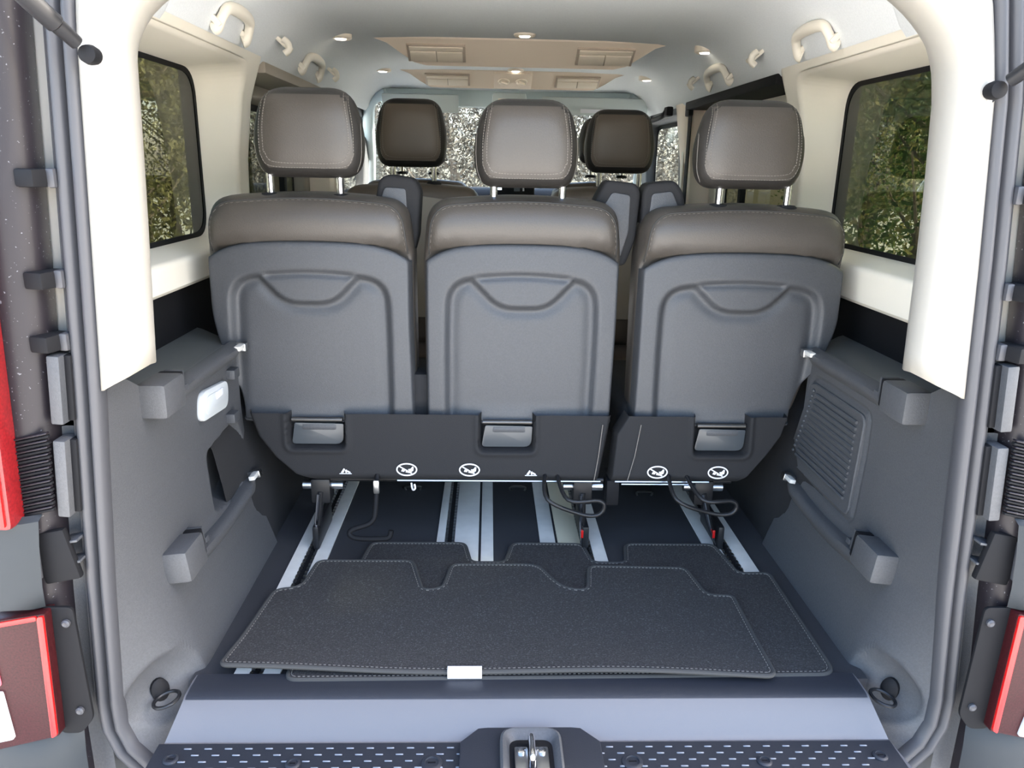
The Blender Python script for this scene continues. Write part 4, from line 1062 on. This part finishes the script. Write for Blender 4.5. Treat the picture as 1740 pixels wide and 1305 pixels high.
# ------------------------------------------------------------------ floor mats
def mat_mesh(name, outline, rads, z, th, label, lift=0.0, seam=True, white=False):
    ol = rpoly(outline, rads, 6)
    def zz(x, y): return z + lift * float(sstep(np.array(y), .22, .05)) * (.6 + .4 * math.sin(x * 9))
    t = thing(name, (0, .3, 0), label, 'floor mat', 'carpet floor mats')
    b = MB()
    bm = bmesh.new()
    f = bm.faces.new([bm.verts.new((x, y, 0)) for x, y in ol]); bm.normal_update()
    bmesh.ops.triangulate(bm, faces=[f])
    for _ in range(4):
        ed = [e for e in bm.edges if e.calc_length() > .05]
        if not ed: break
        bmesh.ops.subdivide_edges(bm, edges=ed, cuts=1)
        bmesh.ops.triangulate(bm, faces=bm.faces[:])
    r = bmesh.ops.extrude_face_region(bm, geom=bm.faces[:])
    tv = {e for e in r['geom'] if isinstance(e, bmesh.types.BMVert)}
    for v in bm.verts: v.co.z = zz(v.co.x, v.co.y) + (th if v in tv else 0)
    b.addbm(bm); b.build('mat_pile', 'mat', t, angle=40)
    edge = resample([Vector((x, y, 0)) for x, y in ol], .02)
    MB().tube([(p.x, p.y, zz(p.x, p.y) + th * .6) for p in edge], .0045, 8, closed=True).build('binding', 'binding', t)
    c = Vector((sum(p.x for p in edge) / len(edge), sum(p.y for p in edge) / len(edge), 0))
    st_ = MB(); e2 = resample([Vector((x, y, 0)) for x, y in ol], .0042)
    n = len(e2)
    for i in range(0, n, 2):
        p, q = e2[i], e2[(i + 1) % n]
        if (q - p).length < .0015: continue
        nr = Vector((-(q - p).y, (q - p).x, 0)).normalized() * .0058
        a, d = p + nr, q + nr
        st_.tube([(a.x, a.y, zz(a.x, a.y) + th + .0007), (d.x, d.y, zz(d.x, d.y) + th + .0007)], .0008, 4)
    st_.build('stitching', 'thread', t)
    return t, zz
low = [(-.445, .080), (.556, .092), (.562, .455), (.490, .452), (.470, .590), (.252, .592), (.238, .50), (.160, .50), (.146, .590), (-.026, .594), (-.045, .50), (-.125, .50), (-.141, .594), (-.368, .594), (-.385, .46), (-.445, .455)]
mat_mesh('floor_mat', low, [.02, .03, .02, .02, .02, .02, .02, .02, .02, .02, .02, .02, .02, .02, .02, .02], .004, .006, 'dark carpet floor mat lying underneath, showing at the right and the back', 0.0)
topm = [(-.566, .098), (-.30, .088), (.10, .082), (.436, .070), (.442, .343), (.386, .345), (.368, .460), (.146, .468), (.132, .362), (.085, .372), (.062, .402), (.030, .474), (-.168, .474), (-.182, .372), (-.225, .362), (-.258, .490), (-.474, .490), (-.487, .376), (-.540, .364)]
t, zf = mat_mesh('floor_mat', topm, [.015, .2, .2, .018, .015, .02, .02, .02, .025, .02, .03, .03, .02, .025, .025, .02, .02, .025, .02], .0125, .007, 'dark carpet floor mat on top, with a white tag on its near edge', .012)
MB().box((-.126, .0805, zf(-.126, .085) + .004), (.062, .003, .018), .0008).build('white_tag', 'white', t, label='white tag')
MB().box((-.126, .086, zf(-.126, .085) + .0118), (.062, .012, .001)).build('tag_fold', 'white', t)

# ------------------------------------------------------------------ trees round the van
def tree(x, y, h, r, zc, mm, n, label, size=.14, stem=.07):
    t = thing('tree', (x, y, -.55), label, 'tree', 'trees round the van')
    b = MB()
    p = [(x + .1 * math.sin(k * 1.3 + x), y + .1 * math.cos(k + y), -.55 + (h + .3) * k / 6) for k in range(7)]
    b.tube(p, [stem * (1 - .12 * k) for k in range(7)], 8)
    for k in range(14):
        a = random.uniform(0, 2 * PI); z0 = random.uniform(.1, .8) * h - .5; L = r * random.uniform(.5, .95)
        b.tube([(x, y, z0), (x + math.cos(a) * L * .5, y + math.sin(a) * L * .5, z0 + L * .35), (x + math.cos(a) * L, y + math.sin(a) * L, z0 + L * .8)], [stem * .4, stem * .25, stem * .1], 5)
    b.build('trunk', 'bark', t)
    u = rng.normal(size=(n, 3)); u /= np.linalg.norm(u, axis=1)[:, None]
    u *= (rng.random(n) ** .45)[:, None]
    c = u * np.array([r, r, zc]) + np.array([x, y, -.45 + zc])
    a = rng.normal(size=(n, 3)); a /= np.linalg.norm(a, axis=1)[:, None]
    b2 = np.cross(a, rng.normal(size=(n, 3))); b2 /= np.linalg.norm(b2, axis=1)[:, None]
    s_ = (rng.random(n) * .7 + .5)[:, None] * size
    q = np.stack([c - a * s_ , c - b2 * s_ * .45, c + a * s_, c + b2 * s_ * .45], 1).reshape(-1, 3)
    mb = MB(); mb.v = [tuple(p_) for p_ in q.tolist()]; mb.f = [(4 * i, 4 * i + 1, 4 * i + 2, 4 * i + 3) for i in range(n)]
    mb.build('foliage', mm, t, smooth=False, recalc=False, kind='stuff')
ORD = ['first', 'second', 'third', 'fourth', 'fifth', 'sixth', 'seventh']
for i, (x, y) in enumerate(((-3.1, 10.4), (-1.9, 11.4), (-.7, 10.4), (.5, 11.3), (1.7, 10.4), (2.9, 11.3))):
    tree(x, y, 3.6, 1.15, 2.0, 'leaf_pale', 14000, 'pale dry-leafed tree ahead of the windscreen, %s from the left in its row' % ORD[i], .036)
for i, (x, y) in enumerate(((-4.2, 7.6), (-4.6, 10.2), (-6.0, 12.4))):
    tree(x, y, 4.0, 1.5, 2.4, 'leaf_olive', 14000, 'olive-leafed tree beyond the left windows, %s from the van in its row' % ORD[i], .045)
tree(5.2, 1.0, 5.8, 1.7, 3.3, 'leaf_green', 7000, 'tall green-leafed tree added out of view by the right flank to block the sun', .11)  # unseen tree, added to keep direct sun off the side windows
for i, (x, y) in enumerate(((4.3, 6.6), (4.9, 9.2), (6.2, 11.6))):
    tree(x, y, 4.0, 1.5, 2.4, 'leaf_green', 14000, 'green-leafed tree beyond the right windows, %s from the van in its row' % ORD[i], .045)
